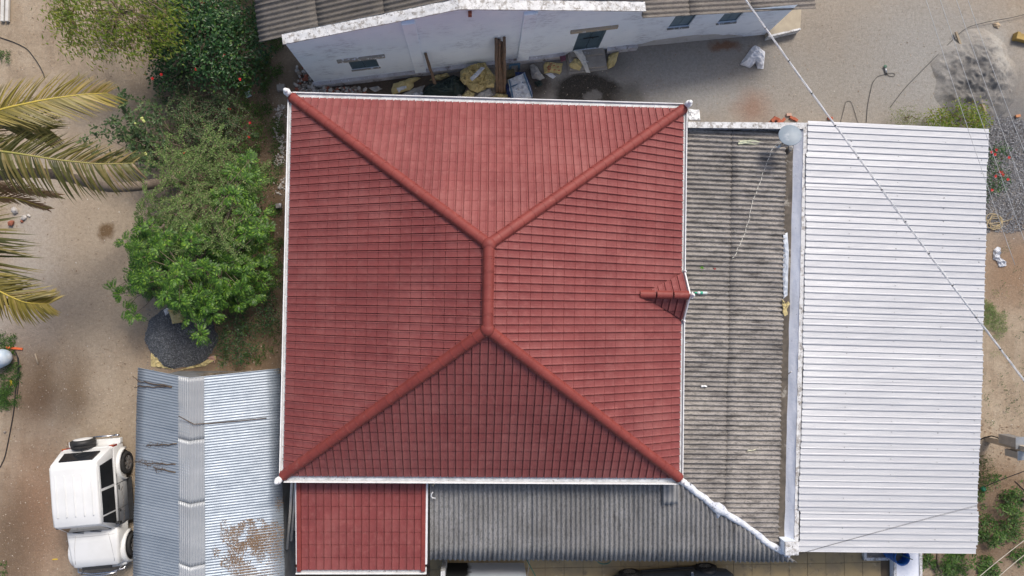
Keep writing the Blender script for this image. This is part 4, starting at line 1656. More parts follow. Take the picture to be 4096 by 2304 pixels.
for s_ in (-1, 1):
    for (y0, y1, a, b) in ((-1.0, -.2, .2, 0), (-.12, .75, 0, -.4)):
        mb = MB()
        q = [(y0, .99), (y1, .99), (y1 + b, 1.3), (y0 + a, 1.3)]
        vv = [Vector((s_ * (.735 + (.62 - .735) * (z - .95) / .4), y, z)) for y, z in q]
        mb.add(vv + [v - Vector((s_ * .02, 0, 0)) for v in vv], [(0, 1, 2, 3), (4, 5, 1, 0), (5, 6, 2, 1), (6, 7, 3, 2), (7, 4, 0, 3)])
        mb.build('side_window', GLASS, sed, world=False)
    mb = MB()
    mb.box((s_ * .84, 0, .25), (.06, 1.8, .09))
    mb.build('sill_trim', BLACK, sed, world=False, bevel=.02)
    for yc in (-1.28, 1.28):
        mb = MB()
        mb.lathe([(.37, -.1), (.37, .1), (0, .1)], (s_ * .755, yc, .34), 24, Matrix.Rotation(R(90) * s_, 3, 'Y'))
        mb.build('wheel_well', BLACK, sed, world=False)
        wheel(sed, (s_ * .78, yc, .31), .31, .2, s_, 10)
    mb = MB()
    mb.box((s_ * .9, .62, 1.0), (.18, .1, .12))
    mb.build('mirror', SEDP, sed, world=False, bevel=.02)
for (y0, z0, y1, z1, nm) in ((.98, .99, .42, 1.36, 'windscreen'), (-1.45, .99, -1.0, 1.33, 'back_window')):
    mb = MB()
    q = [(-.6, y0, z0), (.6, y0, z0), (.5, y1, z1), (-.5, y1, z1)]
    mb.add([Vector(p) + Vector((0, .03 if y0 > 0 else -.03, .03)) for p in q] + [Vector(p) for p in q], [(0, 1, 2, 3), (4, 5, 1, 0), (5, 6, 2, 1), (6, 7, 3, 2), (7, 4, 0, 3)])
    mb.build(nm, GLASS, sed, world=False)
# ================================================================= plants
WOOD = mat('bark', (.2, .155, .11), (.12, .09, .065), 9, .95, bump=.5, bscale=30)
TWIG = mat('twig', (.2, .16, .11), (.13, .1, .07), 12, .95)


def leaf(mb, p, d, ln, wd, nrm, fold=.18, droop=.0):
    """folded four-triangle leaf from p along d"""
    d = d.normalized()
    s_ = d.cross(nrm)
    if s_.length < 1e-4:
        s_ = d.orthogonal()
    s_.normalize()
    n = s_.cross(d)
    if n.z < 0:
        n = -n
    m_ = p + d * ln * .5 - n * wd * fold
    t = p + d * ln - n * ln * droop
    mb.add([p, m_ + s_ * wd / 2 + n * wd * fold, t, m_ - s_ * wd / 2 + n * wd * fold, m_], [(0, 4, 1), (4, 2, 1), (0, 3, 4), (4, 3, 2)])


def pinnate(mb, p, d, ln, pairs, ll, lw, rnd, droop=.35):
    """compound leaf: leaflets in pairs along a drooping stalk"""
    d = d.normalized()
    up = Vector((0, 0, 1))
    s_ = d.cross(up)
    if s_.length < .05:
        s_ = Vector((1, 0, 0))
    s_.normalize()
    for i in range(pairs + 1):
        t = (i + .6) / (pairs + .6)
        q = p + d * ln * t - up * droop * ln * t * t
        tang = (d - up * droop * 2 * t).normalized()
        nrm = s_.cross(tang)
        k = .75 + .5 * math.sin(math.pi * min(1, t * .9 + .1))
        if i == pairs:
            leaf(mb, q, tang, ll * k, lw, nrm, .12)
            continue
        for sg in (-1, 1):
            dd = tang * .75 + s_ * sg * .85 - up * rnd.uniform(0, .2)
            leaf(mb, q, dd, ll * k * rnd.uniform(.85, 1.1), lw, nrm, .12, .1)


def limb(mb, a, b, r0, r1, rnd, n=5, wob=.08):
    L = (b - a).length
    pts = []
    for i in range(n + 1):
        t = i / n
        w_ = wob * L * math.sin(math.pi * t)
        pts.append(a.lerp(b, t) + Vector((rnd.uniform(-w_, w_), rnd.uniform(-w_, w_), rnd.uniform(-w_, w_) * .5 + .12 * L * math.sin(math.pi * t))))
    mb.tube(pts, [r0 + (r1 - r0) * i / n for i in range(n + 1)], 6)
    return pts


def clump_centres(ells, n, rnd, top=.1):
    """points on the upper shells of ellipsoids given as (px, py, z, rx, ry, rz) in photograph pixels and metres"""
    tot = sum(e[3] * e[4] for e in ells)
    out = []
    for e in ells:
        c = V(e[0], e[1], e[2])
        for _ in range(max(1, int(n * e[3] * e[4] / tot))):
            while True:
                v = Vector((rnd.gauss(0, 1), rnd.gauss(0, 1), rnd.gauss(0, 1)))
                if v.length < 1e-3:
                    continue
                v.normalize()
                if v.z > -top * 4:
                    break
            k = rnd.uniform(.7, 1.12) if rnd.random() < .85 else rnd.uniform(.3, .7)
            out.append((c + Vector((v.x * e[3], v.y * e[4], v.z * e[5])) * k, v))
    return out


def root_tree(mbw, base, tips, rnd, r=.07, fork=None):
    fork = fork or base + Vector((0, 0, 1.0))
    mbw.tube([base, base.lerp(fork, .5) + Vector((.04, -.03, 0)), fork], [r, r * .8, r * .65], 8)
    mains = []
    k = max(3, min(9, len(tips) // 12))
    for t in rnd.sample(tips, k):
        pts = limb(mbw, fork, fork.lerp(t, .7), r * .55, r * .25, rnd)
        mains.append(pts)
    for t in tips:
        best = min((q for pts in mains for q in pts[1:]), key=lambda q: (q - t).length)
        limb(mbw, best, t, r * .2, r * .07, rnd, 3, .06)


def bush(name, label, cat, base_px, ells, nclump, per, kind, lmat, seed, group=None, r=.06, ll=.09, lw=.05, spread=.18, fork_z=.7, up=.5):
    rnd = random.Random(seed)
    base = V(*base_px)
    t = thing(name, base, label, cat, group)
    cs = clump_centres(ells, nclump, rnd)
    mw = MB()
    root_tree(mw, base, [c for c, _ in cs], rnd, r, base + Vector((0, 0, fork_z)))
    mw.build('trunk', WOOD, t)
    ml = MB()
    for c, v in cs:
        for i in range(per):
            a = rnd.uniform(0, 6.283)
            el = rnd.uniform(-.35, .75)
            d = (Vector((math.cos(a), math.sin(a), el)) + v * .4 * rnd.random()).normalized()
            if kind == 'pinnate':
                pinnate(ml, c + d * .03, d, rnd.uniform(.22, .36), rnd.randint(6, 8), ll, lw, rnd)
            elif kind == 'drop':          # narrow hanging leaflets
                q = c + Vector((rnd.gauss(0, spread), rnd.gauss(0, spread), rnd.gauss(0, spread * .6)))
                dd = Vector((math.cos(a) * .6 + .25, math.sin(a) * .6 - .35, -rnd.uniform(.1, .9)))
                leaf(ml, q, dd, ll * rnd.uniform(.7, 1.2), lw, Vector((0, 0, 1)), .1, .1)
            else:
                q = c + Vector((rnd.gauss(0, spread), rnd.gauss(0, spread), rnd.gauss(0, spread * .7)))
                leaf(ml, q, d + Vector((0, 0, up * rnd.uniform(-.8, .3))), ll * rnd.uniform(.7, 1.2), lw * rnd.uniform(.8, 1.1), Vector((rnd.uniform(-.5, .5), rnd.uniform(-.5, .5), 1)), .14, .1)
    ml.build('crown', lmat, t)
    return t, cs, rnd


G_BRIGHT = leaf_mat('leaf_bright', [(0, (.016, .048, .01)), (.35, (.04, .105, .014)), (.7, (.085, .19, .022)), (.9, (.16, .3, .03)), (1, (.25, .37, .04))], .4, .16)
G_DARK = leaf_mat('leaf_dark', [(0, (.012, .035, .014)), (.5, (.022, .065, .02)), (.85, (.04, .11, .028)), (1, (.12, .2, .03))], .38, .2)
G_YELLOW = leaf_mat('leaf_yellow', [(0, (.06, .12, .015)), (.45, (.12, .2, .018)), (.8, (.24, .28, .03)), (.93, (.2, .15, .05)), (1, (.15, .08, .04))], .5, .35)
G_SAGE = leaf_mat('leaf_sage', [(0, (.035, .08, .016)), (.5, (.1, .18, .035)), (.9, (.24, .33, .11)), (1, (.3, .24, .12))], .6, .3)
G_GUAVA = leaf_mat('leaf_guava', [(0, (.03, .06, .025)), (.5, (.055, .1, .035)), (.85, (.09, .15, .05)), (1, (.16, .2, .07))], .45, .25)
G_WEED = leaf_mat('leaf_weed', [(0, (.025, .065, .012)), (.5, (.05, .11, .018)), (1, (.11, .2, .03))], .5, .25)
PETAL = mat('red_petal', (.55, .02, .018), (.45, .015, .015), 20, .5)

# glossy compound-leaf tree by the gravel
bush('compound_leaf_tree', 'bright green tree with feathery compound leaves overhanging the gravel heap', 'tree', (800, 1130),
     [(790, 1060, 1.5, 1.75, 1.4, 1.5), (640, 1010, 1.5, .9, .95, .9), (780, 1170, 1.6, .85, .6, .9), (960, 1080, 1.3, .95, 1.1, .9), (815, 1280, 1.7, .45, .5, .5), (540, 1160, 1.5, .7, .22, .4), (565, 945, 1.5, .25, .3, .3), (1010, 890, 2.3, .5, .5, .4), (985, 690, 2.5, .35, .55, .35), (930, 800, 2.5, .4, .4, .3), (540, 1250, 1.3, .3, .18, .3)],
     280, 8, 'pinnate', G_BRIGHT, 51, None, .09, .1, .028, fork_z=.9)
# dark hibiscus bush with red flowers
t, cs, rnd = bush('hibiscus_bush', 'large dark green hibiscus bush with scattered red flowers, top left', 'bush', (800, 170),
     [(760, 100, 1.5, 1.15, 1.3, .9), (880, 190, 1.3, 1.15, 1.15, .9), (800, 10, 1.4, .9, .8, .8), (690, 240, .9, .5, .8, .6), (960, 280, 1.0, .55, .5, .6), (960, 120, .7, .55, .8, .45), (690, 330, .8, .5, .35, .5)],
     310, 24, 'simple', G_DARK, 52, None, .06, .115, .07, .18)


def flower(parent, c, r, rnd):
    mb = MB()
    for k in range(5):
        a = 2 * math.pi * k / 5 + rnd.random()
        leaf(mb, c, Vector((math.cos(a), math.sin(a), .35)), r, r * .9, Vector((0, 0, 1)), .1, .1)
    mb.tube([c, c + Vector((rnd.uniform(-.3, .3), rnd.uniform(-.3, .3), 1)) * r], .008, 4)
    mb.build('flower', PETAL, parent)


for (px, py) in ((813, 12), (668, 157), (645, 298), (610, 314), (783, 277), (960, 318), (895, 222), (918, 436), (735, 610), (1000, 492), (996, 548)):
    flower(t, V(px, py, 1.9 if py < 340 else .9), .055, rnd)
# light feathery tree at the top
bush('feathery_tree', 'sparse yellow-green feathery tree at the top left edge', 'tree', (480, -40),
     [(440, 60, 2.6, 1.7, .9, .5), (300, 40, 2.5, .9, .5, .4), (580, 120, 2.5, 1.0, .7, .5), (450, 170, 2.3, 1.2, .45, .4), (660, 40, 2.7, .45, .7, .4), (330, 130, 2.3, .7, .35, .3)],
     170, 26, 'drop', G_YELLOW, 53, None, .08, .15, .034, .24, 1.4)
# twiggy half-bare shrub below the hibiscus
def spray_shrub(name, label, base_px, z0, tips, nbr, lmat, seed, ll, lw, dens, r=.014, arch=.5, wild=.12, spread=.25):
    rnd = random.Random(seed)
    base = V(*base_px)
    t = thing(name, base, label, 'shrub')
    mw, ml = MB(), MB()
    hub = V(base_px[0], base_px[1], z0)
    mw.tube([base, base.lerp(hub, .6) + Vector((.05, .03, 0)), hub], [.045, .035, .03], 6)
    for i in range(nbr):
        tp = rnd.choice(tips)
        end = V(tp[0] + rnd.gauss(0, tp[3]), tp[1] + rnd.gauss(0, tp[3]), tp[2] + rnd.uniform(-.4, .3))
        st = hub + Vector((rnd.gauss(0, spread), rnd.gauss(0, spread), rnd.uniform(-.3, .1)))
        pts = []
        L = (end - st).length
        wb_ = Vector((rnd.gauss(0, wild), rnd.gauss(0, wild), 0)) * L
        for k in range(9):
            q = k / 8
            pts.append(st.lerp(end, q) + Vector((0, 0, arch * L * .35 * math.sin(math.pi * q))) + wb_ * math.sin(math.pi * q))
        mw.tube(pts, [r * (1 - .8 * k / 8) for k in range(9)], 4)
        for k in range(int(dens * L)):
            q = rnd.uniform(.25, 1.0)
            j = min(7, int(q * 8))
            p = pts[j].lerp(pts[j + 1], q * 8 - j)
            a = rnd.uniform(0, 6.283)
            p = p + Vector((math.cos(a), math.sin(a), rnd.uniform(-.5, .5))) * rnd.uniform(0, .05)
            leaf(ml, p, Vector((math.cos(a), math.sin(a), rnd.uniform(-.3, .5))), ll * rnd.uniform(.6, 1.3), lw * rnd.uniform(.8, 1.2), Vector((rnd.uniform(-.5, .5), rnd.uniform(-.5, .5), 1)), .1)
    mw.build('stems', TWIG, t)
    ml.build('crown', lmat, t)
    return t


spray_shrub('twiggy_shrub', 'half-bare twiggy shrub between hibiscus and grey-green shrub', (800, 450), .6,
            [(690, 400, .9, 40), (760, 370, .9, 40), (880, 400, .9, 50), (930, 450, .9, 40), (680, 500, .8, 50), (860, 520, .9, 60), (960, 520, .7, 40), (750, 560, .8, 40)], 110, G_GUAVA, 61, .07, .035, 32, .012, .5, .28, .5)
spray_shrub('grey_green_shrub', 'arching grey-green small-leaved shrub above the compound-leaf tree', (840, 760), 1.6,
            [(640, 620, 2.1, 40), (720, 560, 2.2, 50), (850, 590, 2.3, 60), (960, 600, 2.2, 50), (1050, 720, 2.0, 40), (640, 820, 2.2, 50), (600, 860, 2.0, 30), (700, 930, 2.4, 50), (820, 920, 2.6, 60), (930, 900, 2.5, 60), (680, 990, 2.4, 25), (880, 990, 2.4, 30), (1000, 800, 2.3, 50), (830, 720, 2.7, 80)],
            135, G_SAGE, 62, .055, .03, 80, .011, .55, .18, .6)
# guava with big leaves and pale fruit
t = spray_shrub('guava_tree', 'small open guava tree with large leaves and pale fruit near the palm fronds', (650, 610), .9,
                [(500, 360, 1.8, 15), (480, 400, 1.8, 20), (560, 430, 1.9, 25), (380, 500, 1.8, 15), (440, 490, 1.9, 25), (540, 480, 2.0, 30), (610, 470, 1.9, 25), (360, 545, 1.7, 20), (440, 560, 1.8, 25), (560, 560, 1.9, 35), (500, 600, 1.8, 30), (600, 630, 1.7, 25), (560, 660, 1.6, 20), (480, 520, 2.0, 30)],
                38, G_GUAVA, 63, .14, .06, 22, .02, .3)
FRUIT = mat('guava_fruit', (.5, .52, .18), (.42, .46, .14), 8, .45)
for (px, py) in ((567, 474), (575, 484), (582, 616), (541, 494)):
    mb = MB()
    mb.stone(V(px, py, 2.1), .045, random.Random(px), 1.0, ICO3)
    mb.build('fruit', FRUIT, t)
bush('weedy_undergrowth', 'dense dark weedy undergrowth between twiggy shrub and house', 'shrub', (950, 560),
     [(960, 520, .35, .8, 1.1, .4), (1010, 700, .35, .6, 1.1, .4), (900, 640, .4, .8, .9, .4), (720, 560, .35, .7, .8, .4), (1020, 900, .35, .5, .9, .4)], 190, 16, 'simple', G_WEED, 155, None, .03, .075, .04, .15, .25)
bush('dark_low_shrub', 'low dark glossy shrub between compound-leaf tree and tin shed', 'shrub', (960, 1340),
     [(960, 1340, .5, .75, .8, .5), (1010, 1260, .5, .5, .5, .4), (930, 1420, .4, .45, .4, .3)], 90, 16, 'simple', G_DARK, 54, None, .03, .065, .035, .12, .25)
bush('edge_shrub', 'narrow dark shrub close against the left gutter of the house', 'shrub', (1100, 1240),
     [(1090, 1270, .5, .3, .5, .4), (1080, 1160, .6, .3, .4, .4)], 30, 14, 'simple', G_DARK, 55, None, .03, .07, .035, .12, .25)
# shrubs round the bright metal roof
bush('leafy_shrub', 'bright leafy shrub behind the top right corner of the metal roof', 'shrub', (3830, 480),
     [(3840, 480, .6, .9, .45, .5), (3760, 500, .5, .5, .3, .4), (3905, 500, .5, .35, .3, .4)], 90, 16, 'simple', G_YELLOW, 56, None, .03, .085, .055, .13, .25)
bush('dry_shrub', 'sparse dry grassy shrub behind the top edge of the metal roof', 'shrub', (3620, 470),
     [(3610, 475, .35, .55, .3, .3), (3690, 490, .35, .4, .25, .3)], 40, 26, 'drop', G_YELLOW, 57, None, .02, .07, .014, .14, .2)
t, cs, rnd = bush('flowering_shrub', 'shrub with red flowers beside the right edge of the metal roof', 'shrub', (3975, 690),
     [(3975, 640, .5, .35, .35, .4), (3970, 720, .5, .35, .45, .4), (3990, 610, .5, .3, .25, .3), (3955, 760, .4, .2, .3, .3)], 40, 16, 'simple', G_DARK, 58, None, .02, .1, .04, .12, .25)
for (px, py) in ((3966, 608), (3980, 618), (4036, 630), (3998, 686), (4012, 700), (4006, 690), (4031, 718), (3968, 760), (3982, 705), (3985, 600)):
    flower(t, V(px, py, .85), .06, rnd)
bush('small_grass_shrub', 'fine grassy green clump beside the right roof edge below the pole', 'shrub', (3945, 1910),
     [(3940, 1890, .3, .25, .45, .3)], 30, 26, 'drop', G_WEED, 59, None, .015, .11, .016, .1, .15)

# ---- palm: leaning trunk from the shrubs to a crown beyond the left edge
pb = V(735, 716)
palm = thing('coconut_palm', pb, 'coconut palm with long leaning trunk and yellowing fronds at the left edge', 'palm')
tp = [(735, 716, 0), (690, 722, .45), (600, 738, 1.2), (520, 748, 1.9), (440, 750, 2.6), (370, 738, 3.2), (300, 715, 3.8), (210, 695, 4.5), (100, 690, 5.2), (-20, 705, 5.8), (-140, 735, 6.2)]
pts = [V(*p) for p in tp]
fine, rr = [], []
for i in range(len(pts) - 1):
    for k in range(9):
        fine.append(pts[i].lerp(pts[i + 1], k / 9))
n = len(fine)
# smooth the joints
for _ in range(6):
    fine = [fine[0]] + [(fine[i - 1] + fine[i] * 2 + fine[i + 1]) / 4 for i in range(1, n - 1)] + [fine[-1]]
rr = [(.165 - .05 * i / n) * (1.035 if i % 2 else .985) for i in range(n)]
mb = MB()
mb.tube(fine, rr, 12)
mb.build('trunk', mat('palm_bark', (.24, .19, .15), (.16, .125, .1), 5, .95, bump=.5, bscale=25, stretch=(3, .6, 3)), palm)
FR_Y = leaf_mat('frond_yellow', [(0, (.16, .13, .025)), (.3, (.3, .24, .045)), (.6, (.14, .12, .03)), (.85, (.42, .32, .09)), (1, (.3, .2, .1))], .45, .25)
FR_G = leaf_mat('frond_green', [(0, (.035, .04, .014)), (.35, (.07, .075, .02)), (.65, (.13, .12, .03)), (.88, (.22, .17, .06)), (1, (.25, .17, .1))], .45, .25)
FR_B = leaf_mat('frond_brown', [(0, (.2, .11, .055)), (.5, (.28, .17, .09)), (1, (.2, .18, .05))], .6, .2)
RACH_Y = mat('rachis_yellow', (.5, .38, .06), (.42, .33, .06), 6, .5)
RACH_G = mat('rachis_green', (.25, .24, .05), (.3, .25, .08), 6, .5)


def frond(pxs, ln_l, ln_r, lmat, rmat, seed, n=62, sweep=(.75, .75), droop=(.25, .5), wd=.052):
    rnd = random.Random(seed)
    P_ = [V(*p) for p in pxs]
    path = []
    for i in range(len(P_) - 1):
        for k in range(12):
            path.append(P_[i].lerp(P_[i + 1], k / 12))
    path.append(P_[-1])
    for _ in range(12):
        path = [path[0]] + [(path[i - 1] + path[i] * 2 + path[i + 1]) / 4 for i in range(1, len(path) - 1)] + [path[-1]]
    m_ = len(path) - 1
    mb = MB()
    mb.tube(path, [.034 * (1 - .85 * i / m_) + .004 for i in range(m_ + 1)], 6)
    fo = mb.build('frond', rmat, palm)
    ml = MB()
    up = Vector((0, 0, 1))
    for i in range(n):
        t = .06 + .93 * i / (n - 1)
        a = t * m_
        j = min(m_ - 1, int(a))
        p = path[j].lerp(path[j + 1], a - j)
        tg = (path[j + 1] - path[j]).normalized()
        s_ = up.cross(tg).normalized()        # left of travel
        env = min(1, .45 + 1.8 * t) * (1 - max(0, t - .6) / .4 * .55)
        for sg, L, sw, dr in ((1, ln_l, sweep[0], droop[0]), (-1, ln_r, sweep[1], droop[1])):
            if rnd.random() < .06:
                continue
            ll = L * env * rnd.uniform(.85, 1.08)
            d0 = (tg * sw + s_ * sg * (1.05 - .5 * t) + up * .12 + Vector((rnd.gauss(0, .07), rnd.gauss(0, .07), rnd.gauss(0, .06)))).normalized()
            ax = d0.cross(up).normalized()
            vs = []
            K_ = 5
            hw = wd * rnd.uniform(.8, 1.1)
            tw = ax.cross(d0) * rnd.uniform(.1, .5)
            for k in range(K_ + 1):
                q = k / K_
                c = p + d0 * ll * q - up * dr * ll * q * q * 1.3
                h_ = hw * .5 * (1 - q) ** .6 * (1 if q > 0 else .4)
                vs += [c + (ax + tw) * h_, c - (ax + tw) * h_]
            ml.add(vs, [(2 * k, 2 * k + 1, 2 * k + 3, 2 * k + 2) for k in range(K_)])
    ml.build('leaflets', lmat, fo)


frond([(-160, 560, 6.5), (-60, 460, 6.7), (20, 432, 6.7), (180, 398, 6.5), (330, 377, 6.2), (430, 372, 5.8)], .95, .95, FR_Y, RACH_Y, 71, 84, (.9, .95), (.15, .2))
frond([(-160, 560, 6.6), (-40, 600, 6.5), (60, 612, 6.4), (230, 640, 6.1), (400, 657, 5.8), (540, 652, 5.4)], .95, 1.1, FR_G, RACH_G, 72, 92, (.75, .3), (.2, .4), .06)
frond([(-160, 640, 6.4), (-60, 490, 6.2), (80, 480, 5.9), (200, 520, 5.4)], .9, .9, FR_G, RACH_G, 73, 60, (.7, .9), (.4, .5), .06)
frond([(-180, 800, 6.2), (-60, 790, 5.6), (60, 790, 5.0), (190, 835, 4.4)], .4, .3, FR_B, RACH_Y, 74, 36, (1.4, 1.3), (.2, .2))
frond([(-180, 720, 6.0), (-40, 745, 5.4), (90, 760, 4.8), (240, 785, 4.2)], .4, .3, FR_B, mat('rachis_brown', (.25, .15, .08), None, 6, .8), 75, 40, (1.3, 1.3), (.5, .5))
frond([(-220, 860, 6.4), (-150, 900, 6.2), (-110, 1000, 6.0), (-70, 1110, 5.8), (-40, 1190, 5.4)], 1.6, .6, FR_G, RACH_G, 76, 60, (.25, .4), (.1, .2), .065)
frond([(-220, 900, 6.3), (-110, 1090, 6.2), (0, 1168, 6.0), (100, 1212, 5.7), (195, 1216, 5.3)], .9, .8, FR_Y, RACH_Y, 77, 76, (.8, .6), (.12, .3), .06)

# ---- ground cover
def scatter_weeds(zones, n, lmat, seed, ll, lw, dens_noise=.0, per=6):
    rnd = random.Random(seed)
    ml = MB()
    for (x0, x1, y0, y1, k) in zones:
        for _ in range(k):
            px, py = rnd.uniform(x0, x1), rnd.uniform(y0, y1)
            if fbm(Vector((px * .012, py * .012, seed)), 3) < dens_noise:
                continue
            c = V(px, py, .015)
            h_ = rnd.uniform(.01, .16)
            for i in range(per):
                a = rnd.uniform(0, 6.283)
                leaf(ml, c + Vector((math.cos(a), math.sin(a), 0)) * rnd.uniform(.0, .09) + Vector((0, 0, h_ * rnd.random())), Vector((math.cos(a), math.sin(a), rnd.uniform(.1, .8))), ll * rnd.uniform(.6, 1.2), lw * rnd.uniform(.7, 1.2), Vector((0, 0, 1)), .12, .1)
    return ml


ml = scatter_weeds([(880, 1130, 0, 380, 1700), (960, 1135, 330, 1000, 1300), (620, 760, 330, 620, 260), (880, 1120, 1280, 1460, 260), (1080, 1130, 760, 1300, 160), (600, 660, 1290, 1340, 20)], 0, G_WEED, 81, .05, .03, -.03)
tag(stuff(ml.build('garden_weeds', G_WEED)), 'low green weeds covering the garden strip left of the house', 'weeds')
ml = scatter_weeds([(0, 60, 1330, 1420, 90), (0, 85, 1440, 1620, 240), (0, 40, 1560, 1640, 60), (0, 30, 2200, 2304, 25), (0, 40, 210, 250, 30)], 0, G_WEED, 82, .05, .035, -.12)
tag(stuff(ml.build('verge_weeds', G_WEED)), 'green weeds round the plastic drum on the left edge', 'weeds')
ml = scatter_weeds([(3690, 4096, 1960, 2304, 700), (3900, 4096, 1900, 2304, 200), (3690, 3960, 2200, 2304, 260)], 0, G_WEED, 83, .1, .04, .02, 7)
tag(stuff(ml.build('corner_weeds', G_WEED)), 'leafy weeds filling the lower right corner', 'weeds')
ml = scatter_weeds([(3930, 4020, 1170, 1420, 420), (3930, 3985, 1180, 1300, 160)], 0, G_SAGE, 84, .07, .01, -.05, 8)
tag(stuff(ml.build('dry_grass', G_SAGE)), 'fine sparse grass beside the right edge of the metal roof', 'grass')
ml = scatter_weeds([(4000, 4096, 960, 1700, 60), (3920, 4096, 1480, 1700, 40)], 0, G_GUAVA, 85, .045, .03, -.3, 4)
tag(stuff(ml.build('dirt_weeds', G_GUAVA)), 'tiny dark weeds dotted over the bare soil at right', 'weeds')
for i, (px, py, r_, lab) in enumerate(((4040, 2030, .3, 'leaning leafy seedling near the lower right wires'), (3980, 2150, .28, 'leafy seedling beside the lower right corner of the metal roof'), (4060, 2060, .25, 'small leafy seedling at the right edge above the lower wires'), (3880, 2265, .25, 'leafy seedling in the bottom right litter'), (3795, 2250, .2, 'small seedling right of the whitewashed ledge'), (4070, 1975, .2, 'seedling under the black cable at the right edge'))):
    bush('seedling', lab, 'plant', (px, py), [(px, py, .35, r_, r_ * .8, .2)], 9, 7, 'simple', G_WEED, 90 + i, 'seedlings in the lower right corner', .012, .16, .05, .07, .12)
# ================================================================= yard: paving, heaps, refuse, wires
rn = random.Random(17)
# loose pebbles over the bare ground
mb = MB()
for (x0, x1, y0, y1, k) in ((0, 640, 0, 1480, 1500), (0, 560, 1380, 2304, 1500), (660, 1130, 0, 480, 260), (1000, 1145, 350, 1480, 420), (2100, 3900, 60, 480, 1100), (3930, 4096, 930, 2000, 300), (3600, 4096, 0, 250, 90)):
    for _ in range(k):
        px, py = rn.uniform(x0, x1), rn.uniform(y0, y1)
        r_ = rn.choice((.008, .009, .011, .012, .014, .018, .024))
        mb.stone(V(px, py, r_ * .3), r_, rn, .6, OCT if r_ < .017 else ICO1)
tag(stuff(mb.build('pebbles', leaf_mat('pebble', [(0, (.3, .24, .18)), (.4, (.38, .31, .24)), (.75, (.44, .38, .31)), (.9, (.2, .15, .11)), (1, (.56, .53, .48))], .9, .0))), 'small pebbles strewn over the bare ground', 'pebbles')
# twigs and dry leaves on the ground
mb = MB()
for (x0, x1, y0, y1, k) in ((0, 640, 0, 1480, 260), (0, 560, 1380, 2304, 300), (640, 1130, 0, 1480, 500), (3700, 4096, 1700, 2304, 1300), (2100, 3900, 100, 480, 60), (1100, 1190, 2050, 2304, 240), (1700, 1775, 2235, 2304, 260), (1200, 1700, 2285, 2304, 200)):
    for _ in range(k):
        quad_leaf(mb, V(rn.uniform(x0, x1), rn.uniform(y0, y1), .012), rn.uniform(0, 6.3), rn.uniform(.03, .1), rn.uniform(.012, .035), rn.uniform(-.3, .3), rn)
tag(stuff(mb.build('ground_litter', LITTER)), 'dry brown leaves and chips littering the ground', 'leaves')

# gravel heap on sacking
CLOTHY = mat('yellow_sacking', (.58, .48, .24), (.46, .37, .17), 4, .85, bump=.3, bscale=60, spots=[((.25, .19, .1), 5, .6, .1), ((.68, .6, .38), 8, .6, .1)])


def heap_z(px, py, cx_, cy_, rx, ry, h, seed, wob=.16):
    a, b = (px - cx_) / rx, (py - cy_) / ry
    d = math.hypot(a, b)
    d += wob * (noise.noise(Vector((math.cos(math.atan2(b, a)) * 1.3, math.sin(math.atan2(b, a)) * 1.3, seed))) + .5 * noise.noise(Vector((px * .02, py * .02, seed))))
    k = min(1, max(0, 1 - d))
    return h * (1 - (1 - k) ** 1.7) if k > 0 else -.01


def heap(name, label, cat, cx_, cy_, rx, ry, h, m, seed, nstone=0, smat=None, rst=(.02, .035), rough=.0, res=70):
    base = V(cx_, cy_)
    t = thing(name, base, label, cat)
    mb = MB()

    def fn(a, b):
        px, py = cx_ + (a * 2 - 1) * rx * 1.2, cy_ + (b * 2 - 1) * ry * 1.2
        p = V(px, py)
        z = heap_z(px, py, cx_, cy_, rx, ry, h, seed)
        if z > 0:
            z += rough * z / h * (noise.ridged_multi_fractal(Vector((px * .02, py * .02, seed)), 1., 2., 5, 1., 2.) - 1.0)
        return Vector((p.x, p.y, z - .004))
    mb.grid(fn, res, res)
    mb.build('mound', m, t)
    if nstone:
        ms = MB()
        r2 = random.Random(seed)
        while nstone > 0:
            px, py = cx_ + r2.uniform(-1.12, 1.12) * rx, cy_ + r2.uniform(-1.12, 1.12) * ry
            z = heap_z(px, py, cx_, cy_, rx, ry, h, seed)
            if z < 0 and r2.random() > .03:
                continue
            q = V(px, py)
            ms.stone(Vector((q.x, q.y, max(0, z) + .006)), r2.uniform(*rst), r2, .7, OCT)
            nstone -= 1
        stuff(ms.build('stones', smat, t))
    return t


GRIT = mat('dark_grit', (.12, .125, .135), (.08, .084, .09), 20, .9, bump=.8, bscale=50, bdist=.03)
GRITS = leaf_mat('grit_stone', [(0, (.06, .065, .072)), (.45, (.12, .127, .14)), (.8, (.19, .2, .21)), (1, (.3, .31, .32))], .85, 0)
heap('gravel_heap', 'heap of dark grey crushed stone between the tree and tin shed', 'gravel', 725, 1345, 140, 125, .55, GRIT, 3, 5200, GRITS, (.014, .03))


